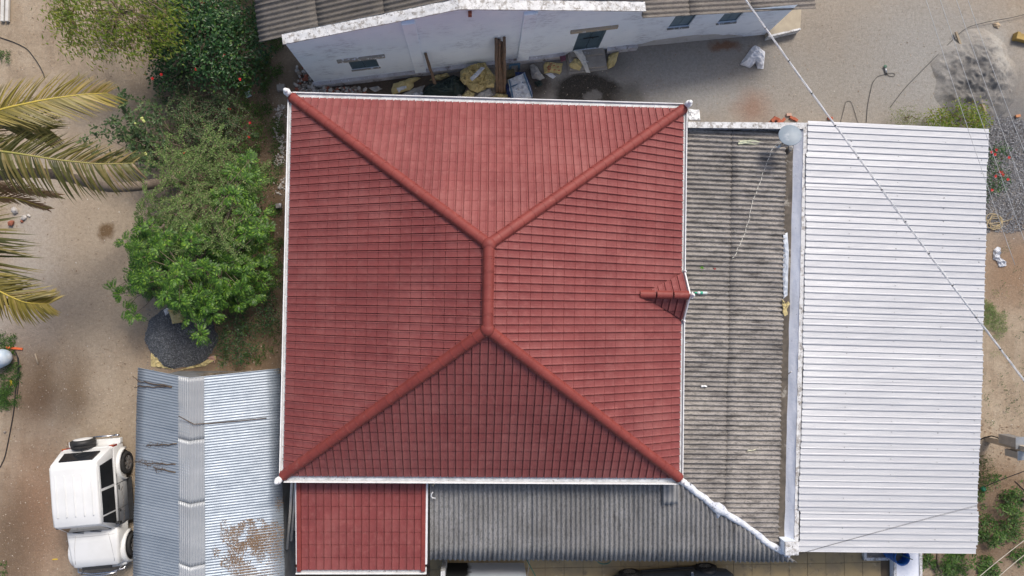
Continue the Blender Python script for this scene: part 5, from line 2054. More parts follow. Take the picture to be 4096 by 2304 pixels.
def cloth(name, label, cat, px_outline, z, h, m, seed, group=None, res=26, wr=.06, freq=3.2, parent=None, closed=True):
    """crumpled fabric inside an outline of photograph pixels lying at height z, with real thickness"""
    pts = [V(p[0], p[1], p[2] if len(p) > 2 else z) for p in px_outline]
    c = sum(pts, Vector()) / len(pts)
    n = len(pts)
    ring = []
    per = max(3, 72 // n)
    for i in range(n):
        for k in range(per):
            ring.append(pts[i].lerp(pts[(i + 1) % n], k / per))
    N = len(ring)
    rings = 14
    vs, fs = [], []
    rnd = random.Random(seed)
    off = Vector((rnd.uniform(0, 50), rnd.uniform(0, 50), seed))
    for side in ((1, -1) if closed else (1,)):
        for j in range(rings):
            q = 1 - j / rings
            for i in range(N):
                p = c + (ring[i] - c) * q
                if j == 0:
                    p = p + (ring[i] - c).normalized() * (.02 * noise.noise(p * 7 + off))
                if side > 0:
                    puff = h * (1 - q ** 3)
                    rid = 1.2 * abs(noise.noise(p * freq + off)) ** .7 + .7 * abs(noise.noise(p * freq * 2.2 + off)) ** .7 + .4 * abs(noise.noise(p * freq * 4.7 + off))
                    zz = puff * (.55 + .75 * (.5 + noise.noise(p * freq * .6 - off))) + wr * 1.5 * (.8 - rid) * (1 if j else .35)
                    p = p + Vector((0, 0, max(zz, -.0)))
                else:
                    p = p - Vector((0, 0, .012))
                vs.append(p)
        vs.append(c + Vector((0, 0, h + wr * (.62 - abs(noise.noise(c * freq + off))) if side > 0 else -.012)))
    blk_ = rings * N + 1
    for s_ in range(2 if closed else 1):
        o_ = s_ * blk_
        for j in range(rings - 1):
            for i in range(N):
                f = (o_ + j * N + i, o_ + j * N + (i + 1) % N, o_ + (j + 1) * N + (i + 1) % N, o_ + (j + 1) * N + i)
                fs.append(f if s_ == 0 else f[::-1])
        for i in range(N):
            f = (o_ + (rings - 1) * N + i, o_ + (rings - 1) * N + (i + 1) % N, o_ + rings * N)
            fs.append(f if s_ == 0 else f[::-1])
    if closed:
        for i in range(N):
            fs.append((i, blk_ + i, blk_ + (i + 1) % N, (i + 1) % N))
    mb = MB()
    mb.add(vs, fs, False)
    o = mb.build(name, m, parent)
    if not parent:
        tag(o, label, cat, group)
    return o


SACKW = mat('white_sacking', (.62, .64, .68), (.5, .52, .56), 4, .8, bump=.3, bscale=60, spots=[((.3, .31, .34), 4, .58, .1)])
GREYS = mat('grey_sacking', (.4, .39, .38), (.3, .29, .28), 4, .85, bump=.3, bscale=60, spots=[((.2, .19, .18), 5, .6, .1)])
GREENT = mat('dark_green_tarp', (.022, .04, .038), (.012, .022, .022), 3, .5)
PINKS = mat('pink_card', (.5, .3, .24), None, 5, .8)
cloth('sack', 'torn yellow sack under the lower left of the gravel heap', 'sack', [(604, 1400), (635, 1400), (660, 1450), (690, 1465), (692, 1478), (640, 1470), (603, 1466)], .02, .03, CLOTHY, 1)
cloth('sack', 'narrow yellow sack edge below the gravel heap', 'sack', [(715, 1482), (760, 1466), (820, 1452), (860, 1420), (866, 1436), (820, 1464), (760, 1474)], .02, .02, CLOTHY, 2)
cloth('sack', 'faded yellow sack poking out between leaves on the gravel heap', 'sack', [(672, 1240), (720, 1228), (740, 1262), (728, 1290), (690, 1296)], .5, .06, CLOTHY, 3)
cloth('rag', 'crumpled white rag beside the sack on the gravel heap', 'rag', [(655, 1240), (672, 1228), (690, 1222), (676, 1250), (662, 1262)], .45, .05, SACKW, 4)
cloth('card', 'pinkish card by the lower right rim of the gravel heap', 'card', [(832, 1430), (862, 1418), (860, 1452), (836, 1446)], .02, .015, PINKS, 5)
cloth('plastic_sheet', 'grey plastic sheet half under leaves on the gravel heap', 'plastic sheet', [(696, 1320), (740, 1312), (790, 1330), (740, 1336)], .42, .04, GREYS, 6)

# refuse along the whitewashed wall
GRP = 'sacks along the whitewashed wall'
cloth('sack', 'rolled yellow sack, leftmost along the whitewashed wall', 'sack', [(1566, 360), (1572, 335), (1620, 320), (1660, 308), (1684, 312), (1655, 330), (1656, 345), (1640, 360), (1570, 378)], .05, .22, CLOTHY, 11, GRP)
cloth('rag', 'white rag lying on the leftmost yellow sack', 'rag', [(1586, 352), (1625, 342), (1628, 352), (1600, 362), (1596, 372)], .3, .03, SACKW, 12)
cloth('sack', 'dirty grey sack half under the main gutter', 'sack', [(1610, 376), (1660, 352), (1700, 340), (1690, 370), (1660, 392), (1600, 394)], .03, .08, GREYS, 13, GRP)
cloth('tarpaulin', 'dark green tarpaulin heaped beside the leaning pole', 'tarpaulin', [(1690, 378), (1700, 350), (1760, 325), (1815, 300), (1838, 312), (1850, 335), (1866, 350), (1856, 372), (1830, 388), (1690, 394)], .03, .42, GREENT, 14, None, 30, .22, 1.6)
cloth('sack', 'big open yellow sack heaped highest against the wall', 'sack', [(1840, 320), (1842, 282), (1880, 262), (1940, 248), (1946, 260), (1975, 300), (1978, 330), (1950, 345), (1900, 335), (1858, 338)], .25, .26, CLOTHY, 15, GRP, 30, .2, 2.8)
cloth('sack', 'blue-white striped sack scrap on the highest yellow heap', 'sack', [(1880, 312), (1925, 268), (1940, 272), (1915, 300), (1888, 325)], .75, .03, SACKW, 16, GRP)
cloth('sack', 'yellow-grey sack spread below the highest heap', 'sack', [(1858, 330), (1900, 325), (1950, 340), (1940, 362), (1912, 372), (1880, 360)], .15, .2, CLOTHY, 17, GRP, 26, .1)
cloth('sack', 'yellow sack at the gutter edge below the heap', 'sack', [(1846, 384), (1872, 358), (1900, 372), (1890, 394), (1852, 396)], .05, .15, CLOTHY, 18, GRP)
cloth('sack', 'grey crumpled sack left of the pole bundle by the gutter', 'sack', [(1905, 385), (1930, 358), (1962, 352), (1975, 380), (1940, 398), (1910, 398)], .05, .16, GREYS, 19, GRP)
cloth('sack', 'flat yellow sack below the pole bundle', 'sack', [(1956, 396), (1985, 374), (2030, 378), (2050, 396), (2000, 402)], .05, .1, CLOTHY, 20, GRP)
BLUET = mat('blue_tarp', (.03, .06, .19), (.02, .04, .12), 3, .5)
cloth('blue_tarpaulin', 'blue tarpaulin under the striped white sack', 'tarpaulin', [(2022, 340), (2060, 290), (2100, 288), (2118, 330), (2130, 372), (2128, 396), (2030, 402)], .04, .2, BLUET, 21, None, 26, .1)
sk = cloth('striped_sack', 'large flat white sack with blue stripes by the gutter', 'sack', [(2030, 320), (2098, 292), (2120, 350), (2132, 388), (2060, 402), (2048, 398)], .3, .08, SACKW, 22, None, 26, .07)
STRIPE = mat('blue_stripe', (.1, .17, .26), None, 5, .8)
for (a, b, c, d) in (((2034, 320), (2040, 318), (2057, 400), (2050, 400)), ((2041, 345), (2092, 327), (2094, 331), (2043, 349)), ((2092, 294), (2098, 292), (2131, 386), (2126, 388))):
    mb = MB()
    q = [V(*p, .40) for p in (a, b, c, d)]
    mb.add(q + [p - Vector((0, 0, .03)) for p in q], [(0, 1, 2, 3), (0, 1, 5, 4), (1, 2, 6, 5), (2, 3, 7, 6), (3, 0, 4, 7)])
    mb.build('stripe', STRIPE, sk)
cloth('sack', 'limp grey sack between blue chair frame and printed yellow sack', 'sack', [(2118, 262), (2130, 256), (2150, 268), (2162, 290), (2180, 312), (2158, 322), (2130, 312), (2122, 290)], .04, .14, GREYS, 23, GRP)
ys = cloth('printed_sack', 'yellow sack with red print left of the door steps', 'sack', [(2174, 262), (2182, 248), (2215, 250), (2250, 254), (2246, 288), (2240, 298), (2215, 290), (2176, 294)], .03, .12, CLOTHY, 24, None, 26, .05)
REDP = mat('red_print', (.4, .09, .06), None, 5, .8)
mb = MB()
cc_ = V(2198, 271, .175)
ring_ = []
for k in range(13):
    a = .6 + k / 12 * 5.2
    ring_.append(cc_ + Vector((math.cos(a) * .055, math.sin(a) * .06, 0)))
mb.tube(ring_, .016, 5)
for i, (px, py) in enumerate(((2190, 285), (2212, 262), (2228, 268), (2214, 280), (2232, 282), (2200, 256))):
    p = V(px, py, .165)
    mb.bar(p, p + Vector((.07, .01, 0)), .025, .02)
mb.build('print', REDP, ys)
cloth('sack', 'white paper scraps under the printed yellow sack', 'paper', [(2180, 296), (2206, 292), (2224, 306), (2212, 314), (2190, 302)], .02, .04, SACKW, 25)
cloth('cloth_rag', 'small maroon cloth on the plinth left of the door', 'cloth', [(2238, 226), (2262, 222), (2264, 242), (2244, 248)], .28, .04, mat('maroon', (.16, .06, .09), None, 5, .8), 26)
cloth('sack', 'yellow sack on the door steps', 'sack', [(2274, 260), (2300, 232), (2330, 240), (2326, 270), (2318, 282), (2282, 272)], .22, .14, CLOTHY, 27, GRP)
pl_ = mat('translucent_film', (.6, .6, .58), (.5, .5, .49), 4, .3, spec=.6)
cloth('plastic_film', 'grey translucent plastic film trailing down the door steps', 'plastic sheet', [(2292, 204, .55), (2325, 200, .55), (2340, 225, .4), (2350, 262, .25), (2362, 292, .06), (2345, 290, .06), (2325, 250, .3), (2302, 216, .5)], .3, .05, pl_, 28)
cloth('sack', 'slim yellow sack leaning right of the door steps', 'sack', [(2430, 228), (2450, 212), (2476, 206), (2468, 236), (2456, 266), (2432, 276), (2428, 252)], .05, .14, CLOTHY, 29, GRP)
cloth('plastic_sheet', 'white plastic sheet lying like a tent below the annex', 'plastic sheet', [(3010, 186), (3022, 182), (3060, 206), (3054, 276), (3030, 274), (3022, 252), (3000, 272), (2960, 258), (2985, 220)], .03, .16, mat('white_plastic', (.74, .75, .78), (.66, .67, .7), 3, .35), 30, None, 26, .12, 1.9)
bagm = mat('bright_bag', (.82, .82, .82), (.76, .76, .76), 3, .5)
bg_ = cloth('cement_bag', 'bright white bag against the top right corner of the house', 'bag', [(2752, 436), (2796, 438), (2802, 482), (2752, 482)], .6, .12, bagm, 31)
cloth('paper_scrap', 'blue printed wrapper lying on the garden weeds', 'wrapper', [(978, 370), (998, 362), (1007, 384), (988, 392)], .03, .015, mat('blue_wrapper', (.3, .45, .6), (.65, .68, .7), 40, .4), 32)
for i, (ol, z_, h_, m_, lab) in enumerate((
        ([(1716, 322), (1745, 300), (1790, 292), (1800, 306), (1760, 322)], .05, .14, CLOTHY, 'yellow sack behind the dark green tarpaulin at the wall foot'),
        ([(1930, 300), (1965, 288), (1984, 312), (1976, 350), (1945, 350)], .3, .18, CLOTHY, 'pale yellow sack just left of the pole bundle'),
        ([(1640, 388), (1672, 362), (1694, 372), (1684, 396), (1648, 398)], .05, .08, SACKW, 'white sack scrap at the gutter left of the tarpaulin'),
        ([(1474, 352), (1510, 344), (1530, 356), (1500, 366)], .02, .06, GREYS, 'small grey rag on the dark soil below the window'),
        ([(2136, 330), (2160, 322), (2172, 338), (2150, 350)], .02, .05, GREENT, 'dark scrap of sheeting right of the striped sack'),
        ([(1806, 392), (1830, 372), (1850, 384), (1842, 398)], .05, .1, GREYS, 'grey sack at the gutter below the green tarpaulin'))):
    cloth('refuse_sack', lab, 'sack', ol, z_, h_, m_, 70 + i, GRP, 26, .1, 3.5)
# leaning poles
POLE = mat('weathered_pole', (.2, .13, .085), (.13, .09, .065), 9, .9, bump=.5, bscale=30, spots=[((.28, .13, .07), 5, .58, .1)])


def lean_pole(a, b, r, label, z1=None, name='wooden_pole', grp=None):
    """b = top, resting against the wall plane; a = foot on the ground"""
    p = V(a[0], a[1], .05)
    q = on_plane(b[0], b[1], wb0 + wn * (r + .012), wn)
    mb = MB()
    rnd = random.Random(int(a[0] * 7))
    pts = [p.lerp(q, k / 8) + Vector((rnd.uniform(-.012, .012), rnd.uniform(-.012, .012), 0)) for k in range(9)]
    pts[0], pts[-1] = p, q
    mb.tube(pts, [r * (1 + .12 * rnd.uniform(-1, 1)) for _ in pts], 9)
    tag(mb.build(name, POLE), label, 'pole', grp)


lean_pole((1752, 370), (1702, 215), .05, 'single wooden pole leaning on the wall right of the first pilaster')
GP = 'bundle of wooden poles'
lean_pole((1988, 368), (1984, 155), .05, 'leftmost wooden pole of the bundle against the wall', None, 'wooden_pole', GP)
lean_pole((2000, 370), (1996, 160), .052, 'reddish wooden pole second from left in the bundle', None, 'wooden_pole', GP)
lean_pole((2008, 372), (2006, 168), .045, 'thin wooden pole third from left in the bundle', None, 'wooden_pole', GP)
lean_pole((2018, 370), (2017, 150), .05, 'rightmost and tallest wooden pole of the bundle', None, 'wooden_pole', GP)
mb = MB()                                            # blue chair frame
for (a, b) in (((2038, 262, .6), (2036, 282, .02)), ((2078, 258, .6), (2078, 280, .02)), ((2038, 258, .6), (2080, 253, .6)), ((2044, 266, .45), (2042, 284, .02)), ((2074, 262, .45), (2073, 284, .02)), ((2038, 262, .45), (2080, 258, .45))):
    mb.tube([V(*a), V(*b)], .02, 6)
tag(mb.build('chair_frame', mat('blue_steel', (.05, .12, .2), None, 5, .5)), 'blue steel chair frame standing against the wall by the poles', 'chair')
mb = MB()
p = V(2040, 296, .1)
mb.box(p, (.32, .26, .2), Matrix.Rotation(.25, 3, 'Z'))
tag(mb.build('carton', mat('dark_carton', (.05, .05, .035), (.16, .12, .05), 14, .8), None, bevel=.02), 'small dark carton between poles and blue chair frame', 'box')
# rubble at the left end of the wall
RUB = [mat('rubble_brick', (.3, .1, .06), (.22, .08, .05), 8, .95, bump=.4), mat('rubble_plaster', (.5, .47, .44), (.38, .35, .32), 8, .95, bump=.4), mat('rubble_stone', (.28, .24, .2), (.2, .17, .14), 8, .95, bump=.4)]
rn = random.Random(23)
rub = [MB(), MB(), MB()]
for _ in range(420):
    t = rn.random()
    px, py = rn.choice(((rn.uniform(1185, 1260), rn.uniform(270, 372)), (rn.uniform(1190, 1460), rn.uniform(345, 382)), (rn.uniform(1200, 1440), rn.uniform(350, 378))))
    r_ = rn.uniform(.02, .09)
    rub[rn.choice((0, 1, 1, 2, 2))].stone(V(px, py, r_ * .5 + rn.random() * .1), r_, rn, .7)
rt = thing('rubble_heap', V(1300, 360), 'heap of broken brick and plaster at the left foot of the whitewashed wall', 'rubble')
for b_, m_, nm in zip(rub, RUB, ('brick_pieces', 'plaster_pieces', 'stone_pieces')):
    stuff(b_.build(nm, m_, rt))
# pale rubble strip along the left gutter
mb = MB()
for _ in range(520):
    px, py = rn.gauss(1122, 12), rn.uniform(420, 780)
    if px > 1150 or fbm(Vector((px * .02, py * .012, 5)), 3) < -.12:
        continue
    r_ = rn.uniform(.015, .05)
    mb.stone(V(px, py, r_ * .5), r_, rn, .7)
tag(stuff(mb.build('rubble_strip', leaf_mat('pale_rubble', [(0, (.25, .2, .16)), (.5, (.42, .38, .34)), (1, (.6, .57, .53))], .95, 0))), 'strip of pale rubble along the left side of the house', 'rubble')


def brick(mb, c, d, rz, tilt=0):
    mb.box(c, d, Matrix.Rotation(rz, 3, 'Z') @ Matrix.Rotation(tilt, 3, 'X'))


BRK = mat('red_brick', (.4, .12, .065), (.32, .09, .05), 9, .9, bump=.4, bscale=40)
BRP = mat('pale_brick', (.55, .35, .27), None, 9, .9, bump=.4, bscale=40)
names = [(3086, 492, .1, .0, 'red brick at the left of the brick pile by the parapet'), (3094, 478, .7, .3, 'upper left brick of the pile'), (3105, 474, -.4, .3, 'topmost brick of the pile by the parapet'), (3112, 486, 1.2, .2, 'middle brick of the pile by the parapet'), (3118, 492, -.2, .1, 'lower brick of the pile by the parapet'), (3131, 482, .7, .0, 'right-hand slanting brick of the pile')]
for i, (px, py, rz, tl, lab) in enumerate(names):
    mb = MB()
    brick(mb, V(px, py, .05 + .05 * (i in (1, 2))), (.2, .1, .075), rz, tl)
    tag(mb.build('brick', BRK, None, bevel=.006), lab, 'brick', 'bricks near the parapet')
for (px, py, rz, m_, lab) in ((3155, 459, .05, BRP, 'single pale brick above the brick pile'), (3168, 472, -.5, BRK, 'red brick piece left of its neighbour near the metal roof'), (3182, 478, -.6, BRK, 'red brick piece right of its neighbour near the metal roof'), (3321, 473, .0, BRK, 'lone red brick close to the top edge of the metal roof'), (4071, 464, .2, mat('orange_brick', (.55, .25, .12), None, 9, .9), 'orange brick piece on the gravel at the right edge')):
    mb = MB()
    brick(mb, V(px, py, .05), (.17, .09, .07), rz)
    tag(mb.build('brick', m_, None, bevel=.006), lab, 'brick')
for i, (px, py, r_, lab) in enumerate(((1116, 824, .09, 'grey concrete block by the left gutter'), (1125, 352, .13, 'grey concrete block at the upper left corner of the house'))):
    mb = MB()
    brick(mb, V(px, py, .08), (r_ * 2, r_ * 1.7, .16), .1)
    tag(mb.build('concrete_block', STEP, None, bevel=.01), lab, 'block')
for i, (px, py, r_, lab) in enumerate(((58, 842, .16, 'large grey stone near the brown palm frond'), (95, 870, .12, 'pale stone right of the large grey stone'), (45, 892, .15, 'rusty-faced stone at the left edge under the palm'), (88, 885, .07, 'small red stone under the palm'), (115, 862, .07, 'small flat stone at the right of the stone group'), (20, 1728, .07, 'grey stone by the hose at left edge'))):
    mb = MB()
    rnd = random.Random(i + 40)
    mb.stone(V(px, py, r_ * .4), r_, rnd, .7, ICO1)
    tag(mb.build('stone', RUB[(1, 1, 0, 0, 1, 2)[i]]), lab, 'stone', 'stones under the palm')

# grey sand heap and grit bed at upper right
heap('sand_heap', 'spreading heap of grey sand at the upper right', 'sand', 3895, 310, 165, 205, .5, EARTH, 6, rough=.16, res=120)
mb = MB()
k = 0
rn = random.Random(29)
while k < 7500:
    px, py = rn.uniform(3925, 4150), rn.uniform(455, 945)
    d = fbm(Vector((px * .01, py * .01, 7)), 3) * 60
    if (px - 3930) * .9 < (520 - py) + d or py > 925 + d * .5 or (py < 470 + d):
        continue
    r_ = rn.uniform(.016, .034)
    mb.stone(V(px, py, r_ * .5 + max(0, .1 * noise.noise(Vector((px * .008, py * .008, 0))))), r_, rn, .7, OCT)
    k += 1
tag(stuff(mb.build('gravel_bed', leaf_mat('grit_bed_stone', [(0, (.1, .1, .11)), (.5, (.19, .19, .2)), (.85, (.3, .3, .31)), (1, (.42, .42, .42))], .85, 0))), 'bed of loose grey gravel along the right edge', 'gravel')
mb = MB()
mb.bar(V(3823, 128, .1), V(3946, 462, .35), .075, .06)
tag(mb.build('timber', mat('grey_timber', (.33, .27, .19), (.25, .2, .14), 8, .9), None, bevel=.006), 'long straight timber batten lying across the grey sand', 'timber')
mb = MB()
p = V(4090, 153, .12)
mb.box(p, (.5, .22, .2), Matrix.Rotation(-.25, 3, 'Z'))
mb.box(p + Vector((-.22, .06, 0)), (.12, .26, .24), Matrix.Rotation(-.25, 3, 'Z'))
tag(mb.build('wooden_crate', mat('yellow_wood', (.4, .27, .08), (.3, .2, .06), 6, .7), None, bevel=.015), 'yellow wooden crate cut by the right edge beside the sand heap', 'crate')
cloth('card_piece', 'crumpled tan paper above the sand heap', 'paper', [(3972, 96), (3990, 88), (4004, 100), (3992, 114), (3978, 108)], .02, .04, mat('tan_paper', (.5, .38, .25), None, 5, .8), 44)
cloth('plastic_bag', 'crumpled grey-white plastic bag on bare soil at right', 'bag', [(3974, 1000), (3990, 986), (4002, 990), (3986, 1010), (3980, 1030), (4000, 1034), (4024, 1052), (4022, 1066), (3996, 1068), (3988, 1046), (3972, 1036)], .02, .06, SACKW, 45, None, 26, .08, 4)
# angle grinder with its cord
gt = thing('angle_grinder', V(3541, 280), 'small angle grinder with green disc lying on the yard', 'tool')
mb = MB()
mb.tube([V(3541, 272, .05), V(3546, 292, .05)], [.035, .03], 10)
mb.build('motor', ALLOY, gt)
mb = MB()
mb.lathe([(0, 0), (.06, 0), (.06, .008), (0, .008)], V(3541, 266, .05), 16)
mb.build('disc', mat('green_disc', (.08, .16, .11), None, 4, .6), gt)
mb = MB()
mb.tube([V(3546, 290, .05), V(3548, 297, .05)], [.028, .02], 8)
mb.build('grip', BLACK, gt)
WIREB = mat('black_cable', (.02, .02, .022), None, 4, .5)


def cable(pts, r, label, m=WIREB, name='cable', cat='cable', sub=8, sm=6, group=None):
    P_ = [V(*p) for p in pts]
    path = []
    for i in range(len(P_) - 1):
        for k in range(sub):
            path.append(P_[i].lerp(P_[i + 1], k / sub))
    path.append(P_[-1])
    for _ in range(sm):
        path = [path[0]] + [(path[i - 1] + path[i] * 2 + path[i + 1]) / 4 for i in range(1, len(path) - 1)] + [path[-1]]
    mb = MB()
    mb.tube(path, r, 5)
    return tag(mb.build(name, m), label, cat, group)


cable([(3548, 297, .02), (3556, 304, .02), (3575, 307, .02), (3582, 297, .02), (3570, 291, .02), (3545, 296, .02), (3510, 305, .02), (3490, 330, .02), (3482, 365, .02), (3470, 420, .02), (3465, 490, .02)], .008, 'black cord running from the angle grinder to the metal roof')
cable([(3362, 488, .02), (3375, 440, .02), (3382, 408, .02), (3400, 402, .02), (3412, 425, .02), (3425, 470, .02), (3432, 492, .02)], .007, 'looped black cord close to the top edge of the metal roof')
cable([(3560, 430, .02), (3620, 350, .02), (3760, 210, .05), (3860, 110, .1), (3960, 85, .1), (4040, 72, .1), (4110, 55, .1)], .01, 'black cable running diagonally over the sand to the top right')
cable([(0, 150, .02), (60, 170, .02), (110, 195, .02), (150, 250, .02), (172, 290, .02), (178, 310, .02)], .016, 'dark hose curving over the earth at top left')
cable([(0, 1372, .02), (30, 1385, .02), (62, 1405, .02), (73, 1440, .02), (72, 1490, .02), (62, 1560, .02), (56, 1640, .02), (42, 1720, .02), (20, 1830, .02), (0, 1870, .02)], .018, 'long grey hose running down the left edge past the drum')
cable([(74, 1430, .02), (77, 1480, .02), (74, 1540, .02), (68, 1580, .02)], .014, 'second short hose strand beside the long grey hose')
ROPEM = mat('rope', (.5, .4, .24), (.4, .32, .19), 30, .9)
pts = []
for k in range(46):
    a = k * .62
    pts.append((3978 + 30 * math.cos(a) * (1 + .25 * math.sin(k * .37)) + 8 * math.sin(k * .9), 885 + 26 * math.sin(a) * (1 + .2 * math.cos(k * .5)) + 10 * math.sin(k * .21), .05 + .001 * k))
pts += [(4000, 892, .05), (4030, 882, .04), (4054, 874, .04)]
cable(pts, .013, 'tangled coil of pale rope on the gravel by the metal roof', ROPEM, 'rope_coil', 'rope', 4, 4)
# things at the left edge
DRUM = mat('plastic_drum', (.42, .52, .62), (.55, .6, .64), 4, .45, spots=[((.68, .66, .6), 6, .6, .1)])
mb = MB()
c = V(-15, 1440, .28)
mt = Matrix.Rotation(R(82), 3, 'Y') @ Matrix.Rotation(0, 3, 'Z')
mt = Matrix.Rotation(.35, 3, 'Z') @ mt
mb.lathe([(.0, -.42), (.2, -.42), (.28, -.36), (.29, -.1), (.3, 0), (.29, .1), (.27, .3), (.2, .42), (.1, .47), (0, .48)], c, 24, mt)
dr = tag(mb.build('plastic_drum', DRUM), 'pale blue plastic drum lying on weeds at the left edge', 'drum')
mb = MB()
mb.lathe([(.06, .12), (.09, .14), (.06, .3), (0, .3)], V(-2, 1452, .4), 10)
tag(mb.build('drum_mouth', BLACK), 'black spout on top of the plastic drum', 'spout') if False else mb.build('spout', BLACK, dr)
mb = MB()
mb.bar(V(26, 1390, .04), V(90, 1396, .04), .07, .04)
mb.bar(V(26, 1386, .05), V(36, 1394, .05), .05, .05)
tag(mb.build('spirit_level', mat('orange_plastic', (.8, .16, .05), None, 5, .4), None, bevel=.006), 'orange plastic tool above the plastic drum', 'tool')
cloth('wrapper', 'yellow wrapper in the weeds below the drum', 'wrapper', [(38, 1520), (47, 1519), (50, 1540), (41, 1542)], .03, .02, mat('yellow_wrapper', (.75, .52, .03), None, 5, .5), 47)
for i, (x0, x1, lab) in enumerate(((4, 17, 'left of two white posts lying at the top left corner'), (21, 38, 'right of two white posts lying at the top left corner'))):
    mb = MB()
    mb.bar(V((x0 + x1) / 2 + 4, -60, .08), V((x0 + x1) / 2, 86, .08), .1, .1)
    tag(mb.build('post', PVC, None, bevel=.01), lab, 'post', 'white posts at the top left')
mb = MB()
mb.tube([V(140, 1415, .03), V(152, 1455, .03)], .025, 6)
tag(mb.build('stick', mat('pale_stick', (.45, .36, .26), None, 6, .9)), 'short pale stick on the earth right of the drum', 'stick')
cloth('yellow_peel', 'small yellow scrap on earth left of the vehicle bonnet', 'scrap', [(211, 2236), (231, 2235), (231, 2239), (212, 2240)], .01, .01, mat('yellow_scrap', (.7, .5, .05), None, 5, .6), 48)

# satellite dish in the parapet corner
sdc = V(3158, 545, 3.25)
dish = thing('satellite_dish', Vector((sdc.x + .1, sdc.y - .2, 2.2)), 'grey satellite dish with rust stain in the parapet corner', 'satellite dish')
mt = Matrix.Rotation(R(-14), 3, 'X') @ Matrix.Rotation(R(-8), 3, 'Y')
mb = MB()
mb.lathe([(.33, .075), (.34, .07), (.335, .062), (.22, .02), (.0, -.03)], sdc, 36, mt)
vs_in = [(.325, .074), (.27, .05), (.2, .028), (.1, .008), (.0, .002)]
mb.lathe(vs_in[::-1], sdc, 36, mt)
do = mb.build('reflector', mat('dish_grey', (.22, .27, .32), (.18, .225, .27), 3, .45, spots=[((.3, .34, .38), 4, .58, .1)]), dish)
mb = MB()
r2 = random.Random(3)
for k in range(40):
    p = sdc + mt @ Vector((.02 + k * .0045 + r2.gauss(0, .012), .13 - k * .0048 + r2.gauss(0, .012), .04))
    mb.stone(p, r2.uniform(.018, .03), r2, .5, OCT)
mb.build('rust_crust', mat('rust', (.16, .08, .05), None, 6, .95), do)
mb = MB()
mb.tube([sdc + mt @ Vector((-.05, -.3, 0)), V(3118, 588, 3.1)], .015, 6)
mb.build('feed_arm', ALLOY, dish)
mb = MB()
mb.tube([V(3124, 578, 3.12), V(3113, 590, 3.12)], [.03, .045], 8)
mb.tube([V(3113, 590, 3.12), V(3102, 585, 3.12)], .02, 6)
mb.build('receiver_head', mat('pale_plastic', (.6, .62, .62), None, 5, .5), dish)
mb = MB()
mb.tube([sdc + Vector((.02, -.05, -.03)), Vector((sdc.x + .05, sdc.y - .12, 2.15))], .03, 8)
mb.build('mast', ALLOY, dish)
mb = MB()
st_ = V(3156, 594, 2.2)
mb.stone(st_ + Vector((0, 0, .1)), .14, random.Random(4), .8)
tag(mb.build('mortar_lump', STEP), 'grey mortar lump below the satellite dish', 'mortar')


def on_east(px, py, d=.035):
    p = on_plane(px, py, e00, en_)
    return p + en_ * d


en_ = (e10 - e00).cross(e01 - e00).normalized()
en_ = en_ if en_.z > 0 else -en_
mb = MB()
cpx = [(3124, 573), (3108, 574), (3094, 585), (3080, 610), (3072, 636), (3058, 668), (3046, 702), (3038, 730), (3024, 765), (3010, 800), (3000, 835), (2996, 870), (2984, 905), (2978, 930), (2966, 960), (2950, 990), (2942, 1012), (2940, 1020), (2926, 1033)]
path = [on_east(*p) for p in cpx]
path[0] = V(3124, 575, 3.05)
path[1] = path[1] + Vector((0, 0, .2))
f2 = []
for i in range(len(path) - 1):
    for k in range(4):
        f2.append(path[i].lerp(path[i + 1], k / 4) + Vector((.012 * math.sin(i * 4 + k), 0, 0)))
mb.tube(f2 + [path[-1]], .011, 5)
tag(mb.build('white_cable', mat('white_wire', (.72, .7, .63), None, 5, .6)), 'white cable trailing from the dish across the asbestos roof', 'cable')


def litter_on_east(name, label, cat, outline, m, seed, h=.03):
    pts3 = [on_east(*p, .03) for p in outline]
    return cloth(name, label, cat, [(p[0], p[1], q.z) for p, q in zip(outline, pts3)], 0, h, m, seed, None, 20, .03)


litter_on_east('paper_strip', 'pale green paper strip on the asbestos roof beside the dish', 'paper', [(2954, 562), (2990, 560), (3012, 559), (3058, 572), (3020, 578), (2990, 576), (2953, 578)], mat('pale_paper', (.5, .52, .38), None, 5, .8), 51)
bt = thing('plastic_bottle', on_east(2800, 1172), 'clear bottle with green label lying outside the dormer', 'bottle')
mb = MB()
q0, q1 = on_east(2774, 1171, .06), on_east(2824, 1172, .06)
mb.tube([q0.lerp(q1, .18), q0.lerp(q1, .3), q0.lerp(q1, .98), q1], [.02, .045, .045, .03], 10)
mb.build('bottle_body', mat('clear_plastic', (.6, .66, .66), None, 5, .15), bt)
mb = MB()
mb.tube([q0.lerp(q1, .42), q0.lerp(q1, .62)], .047, 10)
mb.build('label_band', mat('green_label', (.05, .4, .26), None, 5, .4), bt)
mb = MB()
mb.tube([q0, q0.lerp(q1, .18)], .022, 8)
mb.build('cap', mat('green_cap', (.03, .45, .25), None, 5, .4), bt)
litter_on_east('paper_piece', 'white crumpled bit lying near the lower gutter end of the asbestos roof', 'paper', [(2735, 1366), (2752, 1363), (2753, 1368), (2736, 1371)], SACKW, 52, .02)
litter_on_east('wrapper', 'small white bottle-shaped scrap low on the asbestos roof', 'wrapper', [(2804, 1541), (2828, 1540), (2828, 1548), (2804, 1549)], bagm, 53, .03)
litter_on_east('wrapper', 'pale wrapper near the bottom of the asbestos roof', 'wrapper', [(2988, 1795), (3030, 1793), (3028, 1800), (2990, 1806)], mat('cream_wrapper', (.6, .57, .42), None, 5, .7), 54, .02)
litter_on_east('tile_chip', 'small maroon tile chip on the asbestos roof', 'chip', [(2853, 1072), (2864, 1072), (2865, 1080), (2856, 1081)], RIDGE, 55, .02)
